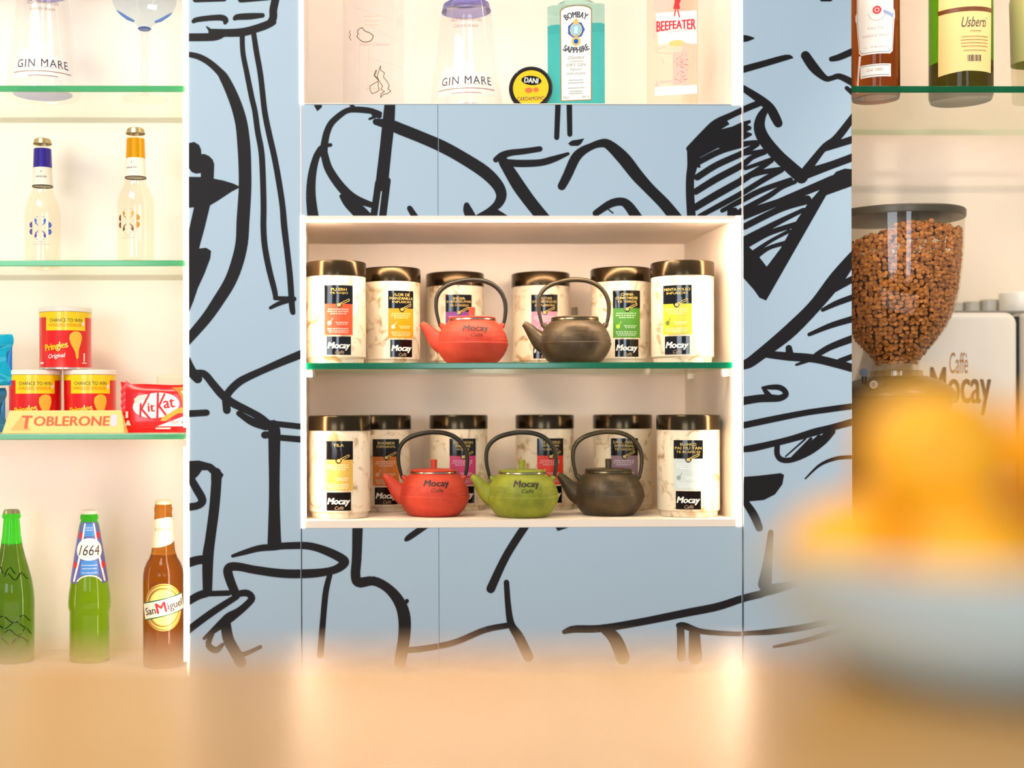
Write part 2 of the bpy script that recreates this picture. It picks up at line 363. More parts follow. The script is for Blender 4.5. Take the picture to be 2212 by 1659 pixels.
X_L0, X_L1 = 408, 649.2     # left mural panel
X_C0, X_CS, X_C1 = 651.5, 947, 1602   # middle panels with their joint
X_R0, X_R1 = 1606, 1840     # right mural panel
Y_TOP, Y_BOT = -110, 1570
PANELS = [(X_L0, X_L1, Y_TOP, Y_BOT), (X_C0, X_CS - 0.5, 226.5, 466), (X_CS + 0.5, X_C1, 226.5, 466),
          (X_C0, X_CS - 0.5, 1139.5, Y_BOT), (X_CS + 0.5, X_C1, 1139.5, Y_BOT), (X_R0, X_R1, Y_TOP, Y_BOT)]
STROKES = [
 # left panel
 ([(422,-1,12),(484,-3,12)]), ([(520,-1,13),(580,-5,11)]),
 ([(418,46,9),(425,42.5,11),(452,39,12),(478,38,13),(487,43,13),(486,49,8)]),
 ([(507,40,9),(514,36.5,13),(541,35,14),(567,33,10)]),
 ([(597,-10,17),(590.5,20,17),(590,38,17),(583,51,16)]),
 ([(589,47,16),(573,55,17),(549,63,17),(526,69,18),(494,71,17),(458,70,16)]), ([(446,57,2),(456,68,10)]),
 ([(400,80.5,17),(452,80,17),(470,78,16),(484,73,12)]),
 ([(523,72,11),(524.6,113,11),(533,157,11.5),(544,212,12),(550.5,240,12),(556.7,284,12.5),(564.6,328,13),(567.7,381,13),(569.3,444,13),(569,490,13),(571.8,531,13),(580.8,579.5,13),(592.9,627.7,12),(595.3,644,10)]),
 ([(547,66,11),(553.6,110,12),(563,164.6,12),(571.6,240,12.5),(581.8,291.7,13),(592.8,340,13),(602,390.5,13),(610,443.8,13),(614,490,14),(620,540,13),(626.6,600.6,13),(630.6,660.8,13),(632.7,675,11)]),
 ([(594,644,9),(635,645.8,11)]), ([(584,665,7),(605,654.8,10),(631,648,8)]),
 ([(402,116.5,11),(428,122,13),(451.7,134.8,14),(473.7,154.4,16),(484.6,169,20),(500,200.6,23),(513,235,25),(522,271,26.5),(527,318,28),(529,365,27.5),(529,412,27.5),(525,475,28),(522,525,27),(511.5,570,27),(496,609.6,26),(472,648.8,25),(445,688,23),(402,738,20)]),
 ([(437.6,440,33),(426,490,32),(414,540,30),(404,600,30)]),
 ([(402,778,20),(412,800,22),(427,818,20)]),
 ([(425.6,806,15),(442,808.5,16),(460,829.6,17),(478,850.7,18),(499.5,868.8,18),(535.6,887,16),(562.7,902,16),(582,918,16)]),
 ([(516,893,12),(544.7,911,17),(574.8,921,18)]), ([(487,860,16),(490,886,17)]),
 ([(660,761,18),(647,766.5,18),(611,781,16.5),(568.8,799.5,15),(535.6,814.5,16),(514.5,826.6,17),(496,844.7,17),(487,860,17)]),
 ([(400,894,15),(446,891.4,14)]), ([(581,914,13),(660,922.5,13)]), ([(600,945,13),(660,950,14)]), ([(571.8,939.6,16),(582,939,14)]),
 ([(591,915,16),(592.5,930,26),(592.5,965,25.5),(592.5,1060,23),(592.5,1140,27),(592.7,1172,30)]),
 ([(502.5,1201,7),(526.6,1193.6,11),(559.7,1184.5,14),(592.9,1181.5,15),(611,1179.4,15),(659,1178.5,16),(689,1184.5,17),(719.5,1196.6,19),(740.6,1208.6,20),(743.6,1216,20),(731.5,1226.7,18),(710.4,1234,17),(671,1238.8,19),(611,1238.8,19),(550.7,1231,18),(520.6,1225,18),(500,1224,19),(492,1232,20),(496.4,1252,20),(508,1281,19)]),
 ([(508,1284,14),(532.6,1281,15),(544,1292,15),(532.6,1306.6,15),(514.5,1321.7,17),(496,1333.7,22),(481,1345.8,19),(441,1379,7)]),
 ([(511.5,1288.5,13),(460,1321.7,15),(415,1354.8,15),(404,1366,14)]),
 ([(436,1283,12),(494,1281,12)]), ([(446,1281,18),(427,1287.5,17),(402,1302,16)]),
 ([(466,1020,20),(467.8,1030,22),(463,1095.6,22),(454,1165,22),(449,1205,24),(448,1279.5,20)]),
 ([(412,1034,16),(424,1055,18),(437,1080,18),(427,1092,16),(400,1096,17)]),
 ([(400,1218,20),(427,1210,19),(445,1208.6,19)]),
 ([(487,1345,22),(493,1380,24),(508,1408,24),(520,1430,24)]), ([(463,1360,8),(450,1391,13),(466,1404,14),(481,1392,8)]), ([(520,1414,12),(535,1410,10),(562.7,1397,8)]),
 # lower middle
 ([(714,1236,11),(704,1276.5,13),(698,1337,13),(692,1415,14)]),
 ([(772.5,1130,23),(770.7,1201,21),(768,1243,21),(776,1258,22),(807,1255,20),(837,1270,20),(861,1297.5,24),(873,1331,27),(873,1376,26),(864,1430,26)]), ([(868,1311,8),(879,1298,9)]),
 ([(877,1166,8),(886,1159,13),(925,1132,13)]),
 ([(1140,1128,17),(1094,1200,17),(1060,1272,19)]),
 ([(1094,1258,12),(1097.5,1307,13),(1104,1348,16),(1121,1376,21),(1141,1418,22)]), ([(1097,1351,13),(1047,1361,13),(980,1388,13),(913.5,1401,13),(866,1405,13)]),
 ([(1219,1365,10),(1241,1359,16),(1298,1357.5,16),(1382,1344,16),(1482,1324,17),(1549,1310.7,17),(1604,1293,16),(1645,1283,16)]),
 ([(1305,1358,20),(1322,1372,26),(1334,1390,29),(1345,1420,30)]),
 ([(1466,1351,12),(1479,1352,15),(1515.6,1364,12),(1582.6,1369,10),(1620,1367.6,10),(1672,1364,13),(1745,1353.5,14),(1830,1333,14)]),
 ([(1672,1397,6),(1745,1382,10),(1830,1355,10)]),
 ([(1470,1354,16),(1472,1420,18)]), ([(1500,1366,24),(1502,1420,30)]),
 # middle band
 ([(821,245,9),(798,239,13),(766.6,236.5,13),(748.5,239.5,12),(730.4,251.6,13),(714.6,267.5,14),(705.5,288,15),(701,310,16),(698,330,19)]), ([(758,224,9),(764,234,9)]), ([(700,315,8),(714,313,8)]), ([(819,250,12),(806,246,9)]),
 ([(798,257,5),(812,251,7)]),
 ([(694,322,16),(683,340,15),(674,378,18),(671.6,423,21),(677,475,25)]),
 ([(700,330,16),(708,360,18),(723.6,387,19),(746,414,20),(769,430,17),(806,444,12)]),
 ([(738,424,10),(753,437,24),(775.6,457,30),(796,478,30)]),
 ([(842.5,220,23),(839,265,26),(833,322,26),(826,385,27),(824,400,26)]), ([(817.5,395,15),(806,475,15)]), ([(836,390,16),(825.5,476,16)]),
 ([(812,263,14),(843,269.7,23),(866,279,25),(911,297,25),(956.5,317,26),(1001.7,342,26),(1047,371.5,27),(1074,398.6,25),(1083,421,23),(1076,440,19),(1058,455,14),(1033,470,14)]),
 ([(885,450,12),(899,473,15)]), ([(1008,443,12),(1010.7,455,20),(1020,474,22)]),
 ([(1071,345,12),(1085,336,16),(1103,330,14),(1130,327,13),(1166,321.7,12)]),
 ([(1090,350,14),(1120,353,16),(1165,351.5,15),(1194.6,344,14),(1227,332,7)]),
 ([(1088,350,22),(1105,377,26),(1122,404,28),(1146,437,27),(1176,474,27)]),
 ([(1205.5,220,12),(1202.5,297,11)]), ([(1229.6,220,12),(1230.8,290,11)]),
 ([(1213.5,402,18),(1226,378,20),(1242,343,21),(1257,327,19),(1278,316,15),(1296,310,17),(1314,312,21),(1346,341,28),(1375.4,378,27),(1402.5,407.6,24),(1436,441.5,25),(1463,475,27)]),
 ([(1287,460.6,14),(1319,440,17),(1344,435.7,18),(1359.6,447,21),(1378,474,24)]), ([(1315,453,3),(1324,460,3)]),
 # right hatching
 ([(1487,321,10),(1521.5,289,16),(1547,265.5,16),(1582,248,13),(1616,232.5,14),(1642,222,14)]),
 ([(1496,325,24),(1495.5,357,22),(1491,383,18),(1490.6,417.6,18),(1494,475,19)]),
 ([(1511,349,13),(1556,326.5,13),(1600.6,313,13),(1624.6,308,10),(1638,306,7)]),
 ([(1506,383,14),(1547,357,14),(1602,331.7,13),(1636,312,10)]),
 ([(1502.6,414,14),(1547,386.6,15),(1602,357,14),(1624.6,340,11),(1652,329,10)]), ([(1604,333,8),(1652,325,8)]),
 ([(1501,448.5,15),(1547,421,16),(1602,390,15),(1641.8,364,11),(1666,346,12)]), ([(1610,364,8),(1664,345,9)]),
 ([(1511,467,10),(1556,443,12),(1602,417.6,12),(1650,388,12),(1688,367,12)]), ([(1602,386,11),(1641.8,373,11),(1684,366,11)]),
 ([(1560,455,9),(1602,433,12),(1645,411,12),(1708,388,10)]),
 ([(1590,464,12),(1607,452,12),(1659,424,12),(1688,405,10),(1717,393,9)]),
 ([(1600,462,13),(1684.7,435,13),(1730,423,16)]),
 ([(1600,187,13),(1638,212,18),(1662,231.5,20),(1674,252,21),(1681,266,19)]),
 ([(1656,233,13),(1644,253,20),(1640.6,277,25),(1652.7,304,27),(1681.6,337.6,27),(1710.6,364,28),(1731,382,29)]),
 ([(1731,383,22),(1759,345,17),(1783,316,15),(1807,299,17),(1845,250,15)]),
 ([(1779,321,14),(1845,300,16)]), ([(1739.5,376,22),(1795,357,17),(1845,338.5,17)]),
 ([(1600,151.5,15),(1650,137.5,14),(1698.5,124,12),(1712,124.5,3)]), ([(1600,83,16),(1614,83,13),(1628,82.5,3)]),
 ([(1740,120,20),(1759,147,21),(1783,169,13),(1797,168.5,11),(1814,165,13),(1845,180,16)]), ([(1829,190,9),(1845,203,12)]),
 ([(1796,127.5,11),(1814,123,14),(1845,109.5,15)]), ([(1776,-3,12),(1793,-3,12)]),
 ([(1608,489.5,14),(1686.5,451,14),(1746,434,13)]), ([(1684,446,18),(1744,431,18)]), ([(1604,470,12),(1684,436,15),(1759,405,18),(1800,388,20)]),
 ([(1608,521,20),(1669.6,486,13),(1736,453,9)]), ([(1610,527,20),(1662,503,12),(1718,485,12)]),
 ([(1627,547,12),(1662,522,8),(1705,499,8)]), ([(1634,553,12),(1662,535,9),(1703,523,10)]),
 ([(1845,552,22),(1807,602,32),(1759,662,28),(1706,715,30),(1662,751,26),(1640,768,24),(1618,784,22),(1600,790,18)]),
 ([(1802,623.5,16),(1845,601,14)]), ([(1777,669.5,8),(1807,655,12),(1845,641,13)]), ([(1748,722.5,8),(1795,703,12),(1845,688,14)]),
 ([(1763.6,767,12),(1795,749,14),(1845,730,16)]),
 ([(1645,764,14),(1698.5,769.6,18),(1759,774.5,18),(1807,785.5,18),(1845,796,18)]), ([(1814,780,12),(1845,768.5,12)]), ([(1720,788,5),(1745,779,8)]), ([(1704,752,14),(1706,766,17)]),
 ([(1600,867,18),(1638,861,17),(1662,860,17),(1684,860,14),(1697,853,13),(1694,843,12),(1681.6,836.5,12),(1662,836.5,10),(1647,837.5,5)]), ([(1650,840,8),(1662,856.5,14)]),
 ([(1600,920,14),(1662,907,14),(1734.7,892.6,13),(1783,885.4,13),(1845,877,13)]),
 ([(1600,971,12),(1625,968,15),(1662,960,14),(1710.6,948,14),(1759,933.6,16),(1795,924,14),(1845,910.5,15)]),
 ([(1679,962,12),(1679,982,12),(1689,993,12),(1710.6,993,12),(1746.7,977,14),(1778,953,16),(1799,932,12)]),
 ([(1697,986,3),(1740,948,4)]), ([(1712,988,6),(1752,948,7)]), ([(1730,982,12),(1770,946,14)]), ([(1755,968,14),(1785,940,14)]),
 ([(1607,1080,14),(1628,1112,18),(1640,1140,16)]),
 ([(1739.5,1034,3),(1771,1004.5,6),(1807,990,8),(1845,987,8)]),
 ([(1665,1150,12),(1658,1215,20),(1652,1262,30)]), ([(1640,1284,14),(1668,1273,22),(1720,1262,14),(1770,1256,8)]),
]
FILLS = [
 [(407.8,309),(419.6,306.6),(429.8,312.9),(434.4,323),(434.8,333),(441.5,332.5),(451.7,337),(459.6,345),(462.7,354.4),(461.5,386.5),(433.7,386.5),(433.7,373.5),(423.5,375),(414,371.5),(407.8,363)],
 [(404,381.8),(433.7,382.3),(461.5,385.8),(481.5,389.7),(505,396.7),(519,404),(500,414),(470.5,433.6),(453.3,443.8),(404,449.2)],
 [(404,525),(427,537.3),(445,535),(456,541.8),(454,558.4),(442,590),(427,623),(418,650),(404,684)],
 [(404,996),(430,994.7),(457.3,1002),(475.3,1017),(483,1025),(479,1033),(472.3,1038.4),(455.8,1038.4),(455.8,1023.3),(448.2,1015.7),(436,1015.7),(430,1025),(418,1037),(404,1042)],
 [(674,220),(695,220),(695.4,231.3),(685.2,240.3)], [(1196,1132),(1204.5,1147),(1240,1136),(1240,1130)],
 [(1227,310),(1235,303.6),(1262,299),(1255.6,310),(1249,315),(1233,315)],
 [(1033,474),(1033,467),(1069.5,449),(1099,467.5),(1101,474)],
 [(1484,321.4),(1518,290.4),(1544,267),(1566,254.5),(1576,268),(1557.6,279.3),(1581.7,273.3),(1604,263),(1621,258.6),(1622,264.7),(1614,269.8),(1623,273.3),(1623,279.3),(1612.6,284.4),(1623.8,287.9),(1624.6,292),(1607.4,301.6),(1597,308.5),(1573,321.4),(1550.7,319.6),(1512,340.3),(1513,362.6),(1486.3,359)],
 [(1571,450),(1590,448.5),(1597,457),(1600,470),(1571,470)],
 [(1655,649),(1785,421.5),(1845,400),(1845,366),(1825,364),(1806,371),(1789,390),(1770,411),(1747,437),(1714.5,485.5),(1685.8,537),(1656.4,576),(1640.6,556),(1604,519),(1604,598),(1628.6,626),(1640.6,643)],
 [(1607,1030),(1638,1027.6),(1686.5,1022),(1693.7,1026),(1690,1046),(1674,1068),(1650,1080),(1619,1083),(1604,1078)],
]
def clip_rect(poly, x0, x1, y0, y1):
    for ax, lim, keep in ((0, x0, 1), (0, x1, -1), (1, y0, 1), (1, y1, -1)):
        out = []
        for i in range(len(poly)):
            a, b = poly[i - 1], poly[i]
            da, db = (a[ax] - lim) * keep, (b[ax] - lim) * keep
            if (da >= 0) != (db >= 0):
                t = da / (da - db); out.append((a[0] + (b[0] - a[0]) * t, a[1] + (b[1] - a[1]) * t))
            if db >= 0: out.append(b)
        poly = out
        if len(poly) < 3: return None
    return poly
pieces = []
for st in STROKES:
    pts = smooth_pts(st, 7)
    for (x0, y0, w0), (x1, y1, w1) in zip(pts[:-1], pts[1:]):
        d = math.hypot(x1 - x0, y1 - y0) or 1e-9; nx, ny = -(y1 - y0) / d / 2, (x1 - x0) / d / 2
        pieces.append([(x0 + nx * w0, y0 + ny * w0), (x0 - nx * w0, y0 - ny * w0), (x1 - nx * w1, y1 - ny * w1), (x1 + nx * w1, y1 + ny * w1)])
    for i, (x, y, w) in enumerate(pts):
        if i in (0, len(pts) - 1) or i % 2 == 0: pieces += ell2d(x, y, abs(w) / 2, abs(w) / 2, 12)
for pl in FILLS: pieces += poly2d(pl)
pieces += ell2d(1668, 1044, 0.1, 0.1, 4)

mural = thing('wall_centre', 'pale blue panelled wall with thick black doodle drawing of glasses and faces', 'wall')
mural['kind'] = 'structure'
for i, (a, b, c, d) in enumerate(PANELS):
    x0, x1, z1, z0 = Xp(a), Xp(b), Zp(c, 0, (a + b) / 2), Zp(d, 0, (a + b) / 2)
    if i in (1, 2, 3, 4):
        z1, z0 = Zp(c), Zp(d)
    pan = G().box(x0, x1, 0.0, 0.018, z0, z1).build('mural_panel', M_BLUE, mural)
    g = G(); vv = []; ff = []
    for q in pieces:
        r = clip_rect(q, a + 0.05, b - 0.05, c + 0.05, d - 0.05)
        if r:
            area2 = sum(r[k - 1][0] * r[k][1] - r[k][0] * r[k - 1][1] for k in range(len(r)))
            if abs(area2) < 1e-3: continue
            if area2 < 0: r = r[::-1]
            ff.append(list(range(len(vv), len(vv) + len(r)))); vv += [Vector(p) for p in r]
    best = None
    for eps in (1e-5, 1e-4, 1e-3, 3e-4, 3e-3, 1e-6):              # one clean sheet of ink, no overlapping pieces
        jit = [Vector((p.x + random.uniform(-2e-3, 2e-3), p.y + random.uniform(-2e-3, 2e-3))) for p in vv]
        ov, _, of, _, _, orig = delaunay_2d_cdt(jit, [], ff, 0, eps, True)
        of = [f for f, src in zip(of, orig) if src]
        ar = sum(abs(sum(ov[f[k - 1]].x * ov[f[k]].y - ov[f[k]].x * ov[f[k - 1]].y for k in range(len(f)))) for f in of) / 2
        if best is None or ar < best[0]: best = (ar, ov, of)
        if ar < 0.45 * (b - a) * (min(d, 1420) - c): break
    ar, ov, of = best
    pts3 = [P(p.x, p.y, -0.0005) for p in ov]
    g.add([(v.x, v.y, min(max(v.z, z0 + 0.0001), z1 - 0.0001)) for v in pts3], [tuple(f) for f in of])
    g.build('mural_print', M_INK, pan)

# ------------------------------------------------------------------ built-in niches and alcoves
def strip(parent, x0, x1, z0, z1, y0=-0.001, y1=0.004, m=M_LED, name='led_profile'):
    return G().box(x0, x1, y0, y1, z0, z1).build(name, m, parent)
# lower tea niche
NX0, NX1 = Xp(650), Xp(1603)
NL, NR = Xp(657.5), Xp(1589)
NZT, NZB = Zp(474), Zp(1123)
NO_T, NO_B = Zp(466), Zp(1139)
ND = 0.296
tea = thing('tea_niche', 'cream lit wall niche holding the tea tins and iron teapots', 'shelf')
tea['kind'] = 'structure'
G().box(NX0, NX1, ND, ND + 0.01, NO_B, NO_T).build('back_board', M_WHITE, tea)
G().box(NX0, NL, 0.004, ND, NO_B, NO_T).build('side_board', M_WHITE, tea)
G().box(NR, NX1, 0.004, ND, NO_B, NO_T).build('side_board', M_WHITE, tea)
G().box(NL, NR, 0.0, ND, NZT, NO_T).build('top_board', M_WHITE, tea)
G().box(NL, NR, 0.0, ND, NO_B, NZB).build('bottom_board', M_WHITE, tea)
strip(tea, NX0, NL, NO_B, NO_T); strip(tea, Xp(1592), NX1 - 0.001, NO_B, NO_T)
M_LEDI = mat('led_bar_niche', (255, 250, 245), 0.5, emit=(255, 222, 194), es=40.0)
for xa, xb in ((NL + 0.0003, NL + 0.002), (NR - 0.002, NR - 0.0003)):
    G().box(xa, xb, 0.003, 0.013, NZB + 0.003, NZT - 0.003).build('led_bar', M_LEDI, tea)
G().box(NL + 0.003, NR - 0.003, 0.002, 0.011, NZT - 0.0022, NZT - 0.0003).build('led_bar', mat('led_bar_top', (255, 250, 245), 0.5, emit=(255, 225, 196), es=112.0), tea)
GZ1, GZ0 = Zp(783), Zp(796)      # tea glass shelf
for xx, sx in ((NL, 1), (NR, -1)):
    for yy in (0.035, 0.24):
        g = G(); a0, a1 = sorted((xx, xx + sx * 0.012))
        g.rbox(a0, a1, yy - 0.006, yy + 0.006, GZ0 - 0.012, GZ0 - 0.0005, 0.002, 2)
        g.build('shelf_clip', mat('clear_clip', (235, 230, 215), 0.25), tea)
# upper gin niche
UZB = Zp(223.5)
UX0, UX1, UL, UR = NX0, NX1, Xp(657.5), Xp(1584)
gin = thing('gin_niche', 'bright lit wall niche with gin bottles above the blue band', 'shelf')
gin['kind'] = 'structure'
UT = Zp(-260)
G().box(UX0, UX1, ND, ND + 0.01, UZB - 0.008, UT).build('back_board', M_BRIGHT, gin)
G().box(UX0, UL, 0.004, ND, UZB - 0.008, UT).build('side_board', M_BRIGHT, gin)
G().box(UR, UX1, 0.004, ND, UZB - 0.008, UT).build('side_board', M_BRIGHT, gin)
G().box(UL, UR, 0.0185, ND, UZB - 0.008, UZB).build('bottom_board', M_BRIGHT, gin)
G().box(UL, UR, 0.0, 0.0182, UZB - 0.0012, UZB).build('edge_strip', M_BRIGHT, gin)
G().box(UX0, UX1, 0.0, ND + 0.01, UT, UT + 0.012).build('top_board', M_BRIGHT, gin)
strip(gin, UX0 - 0.001, UL, Zp(226), UT); strip(gin, UR, UX1 + 0.0005, Zp(226), UT)
G().box(UL + 0.01, UR - 0.01, 0.012, 0.022, UT - 0.008, UT - 0.0005).build('led_bar', mat('led_bar', (255, 250, 245), 0.5, emit=(255, 232, 216), es=29.0), gin)
# glowing joints beside the band
for px0, px1 in ((649.4, 651.3), (1602.2, 1605.8)):
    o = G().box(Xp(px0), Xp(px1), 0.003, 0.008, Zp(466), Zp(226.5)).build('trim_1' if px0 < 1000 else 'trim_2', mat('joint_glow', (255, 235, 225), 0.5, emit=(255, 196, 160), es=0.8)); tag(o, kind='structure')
for px0, px1 in ((649.4, 651.3), (1602.2, 1605.8)):
    o = G().box(Xp(px0), Xp(px1), 0.006, 0.012, Zp(Y_BOT), Zp(1139.5)).build('trim_3' if px0 < 1000 else 'trim_4', mat('dark_joint', (60, 55, 60), 0.6)); tag(o, kind='structure')

# left drinks alcove
LD = 0.225
AX0, AX1 = Xp(-330), Xp(402.5)
WT_Z = Zp(1403, LD, 200)           # worktop level
left = thing('drinks_alcove', 'bright lit alcove of glass shelves with bottles and snacks', 'shelf')
left['kind'] = 'structure'
AT = Zp(-260)
G().box(AX0, AX1, LD, LD + 0.01, WT_Z, AT).build('back_board', M_BRIGHT, left)
G().box(AX1, Xp(407.8), 0.003, LD + 0.01, WT_Z, AT).build('side_board', M_BRIGHT, left)
G().box(AX0 - 0.018, AX0, 0.0, LD + 0.01, WT_Z, AT).build('side_board', M_BRIGHT, left)
G().box(AX0, AX1, 0.0, LD + 0.01, AT, AT + 0.012).build('top_board', M_BRIGHT, left)
strip(left, Xp(402.5), Xp(408.0) , WT_Z, AT)
ZSPL = Zp(943)
for xa, xb in ((AX1 - 0.006, AX1 - 0.0005), (AX0 + 0.0005, AX0 + 0.006)):
    G().box(xa, xb, 0.012, 0.022, ZSPL + 0.015, AT - 0.02).build('led_bar', mat('led_bar_side', (255, 250, 245), 0.5, emit=(255, 224, 200), es=2.5), left)
    G().box(xa, xb, 0.012, 0.022, WT_Z + 0.02, ZSPL - 0.015).build('led_bar', mat('led_bar_low', (255, 250, 245), 0.5, emit=(255, 224, 200), es=30.0), left)
# right coffee alcove
RD, RS = 0.405, 0.32
RX0, RX1 = Xp(1841), Xp(2640)
right = thing('coffee_alcove', 'cream alcove behind the coffee grinder and white coffee machine', 'shelf')
right['kind'] = 'structure'
G().box(RX0, RX1, RD, RD + 0.01, WT_Z, AT).build('back_board', M_WALL, right)
G().box(Xp(1836), RX0, 0.0185, RD + 0.01, WT_Z, AT).build('side_board', M_WALL, right)
G().box(RX1, RX1 + 0.018, 0.0, RD + 0.01, WT_Z, AT).build('side_board', M_WALL, right)
G().box(RX0, RX1, 0.0, RD + 0.01, AT, AT + 0.012).build('top_board', M_WALL, right)
G().box(RX0 + 0.03, RX1 - 0.03, 0.012, 0.022, AT - 0.008, AT - 0.0005).build('led_bar', mat('led_bar_dim', (255, 250, 245), 0.5, emit=(255, 232, 216), es=82.0), right)
# worktop under both alcoves
for nm, xa, xb in (('left', AX0 - 0.02, Xp(407.5)), ('right', Xp(1841), RX1 + 0.02)):
    o = thing('back_counter', 'low back counter under the drinks alcove' if nm == 'left' else 'low back counter carrying the coffee grinder and machine', 'counter', ((xa + xb) / 2, 0, WT_Z))
    w = (xb - xa) / 2
    G().box(-w, w, -0.02, LD + 0.01 if nm == 'left' else RD + 0.01, -0.03, 0).build('worktop', mat('worktop_white', (236, 226, 212), 0.35), o)
    G().box(-w + 0.01, w - 0.01, 0.0, 0.22, -WT_Z, -0.03).build('cabinet_front', M_WHITE, o)

# ------------------------------------------------------------------ glass shelves
M_SHEET = clear_glass('shelf_glass', (250, 252, 247), 0.28)
def edge_mat(name, c, e):
    m = mat(name, c, 0.12, spec=0.6, trans=0.55)
    return m
def glass_shelf(label, x0, x1, py0, py1, depth, px, edge, front=0.006):
    za, zb = Zp(py1, front, px), Zp(py0, front, px)
    th = zb - za
    t = thing('glass_shelf', label, 'shelf', ((x0 + x1) / 2, front, zb), group='glass shelves')
    w = (x1 - x0) / 2
    G().box(-w, w, 0.004, depth - front, -th, 0).build('glass_sheet', M_SHEET, t)
    g = G().rbox(-w, w, 0, 0.0039, -th, 0, 0.0012, 2)
    g.build('polished_edge', edge, t)
    G().box(-w, w, depth - front + 0.0001, depth - front + 0.0008, -th, 0).build('back_edge', mat('glass_back_edge', (224, 222, 198), 0.3), t)
    return zb
E_L = edge_mat('edge_green_light', (96, 200, 138), 0)
E_C = edge_mat('edge_green_teal', (0, 140, 100), 0)
E_R = edge_mat('edge_green_dark', (0, 112, 66), 0)
ZL1 = glass_shelf('clear glass shelf with green edge under the tall gin bottle and goblet', AX0, AX1 - 0.002, 184.5, 198, LD, 200, E_L)
ZL2 = glass_shelf('clear glass shelf with green edge under the two small clear tonic bottles', AX0, AX1 - 0.002, 562, 575, LD, 200, E_L)
ZL3 = glass_shelf('clear glass shelf with green edge carrying the snack tubes and chocolate', AX0, AX1 - 0.002, 936.5, 949.5, LD, 200, E_L)
ZT = glass_shelf('clear glass shelf with teal edge across the tea niche', NL, NR - 0.001, 783, 796.5, ND - 0.006, XM, E_C)
ZR1 = glass_shelf('clear glass shelf with dark green edge above the coffee grinder', RX0, RX1, 185.5, 199.5, RS, 2030, E_R)

# ------------------------------------------------------------------ tea tins
M_TIN = noise_color(mat('tin_marbled', (236, 222, 196), 0.28, coat=0.3), (176, 142, 92), (236, 221, 192), 38, 8, 0.31, 0.48, rand=True, distort=1.2)
M_LID = mat('tin_lid_bronze', (66, 54, 36), 0.20, metal=0.85)
M_BLACK = mat('gloss_black_print', (14, 13, 15), 0.10, spec=0.7)
M_GOLD = mat('gold_print', (214, 184, 96), 0.35)
M_WHITEP = mat('white_print', (244, 240, 228), 0.4)
TR, TH = 0.0482, 0.158
TIN_PROF = [(0, 0), (TR - 0.004, 0), (TR - 0.0035, 0.003), (TR - 0.003, 0.0075), (TR, 0.010), (TR, 0.134), (TR - 0.001, 0.136), (0, 0.136)]
LID_PROF = [(TR + 0.0002, 0.1345), (TR + 0.0008, 0.1350), (TR + 0.0008, 0.1555), (TR, 0.1572), (TR - 0.002, 0.158), (TR - 0.004, 0.1574), (TR - 0.006, 0.156), (0, 0.156)]
TIN_ME = G().lathe(TIN_PROF, 56).mesh('tin_body', M_TIN, True)
LID_ME = G().lathe(LID_PROF, 56).mesh('tin_lid', M_LID, True)
trf = lambda z: TR
_shared = {}
def shared(key, fn):
    """builds a part once, afterwards hands out copies that share its mesh"""
    if key not in _shared:
        _shared[key] = fn(); return _shared[key]
    o = _shared[key].copy(); COL.objects.link(o); return o
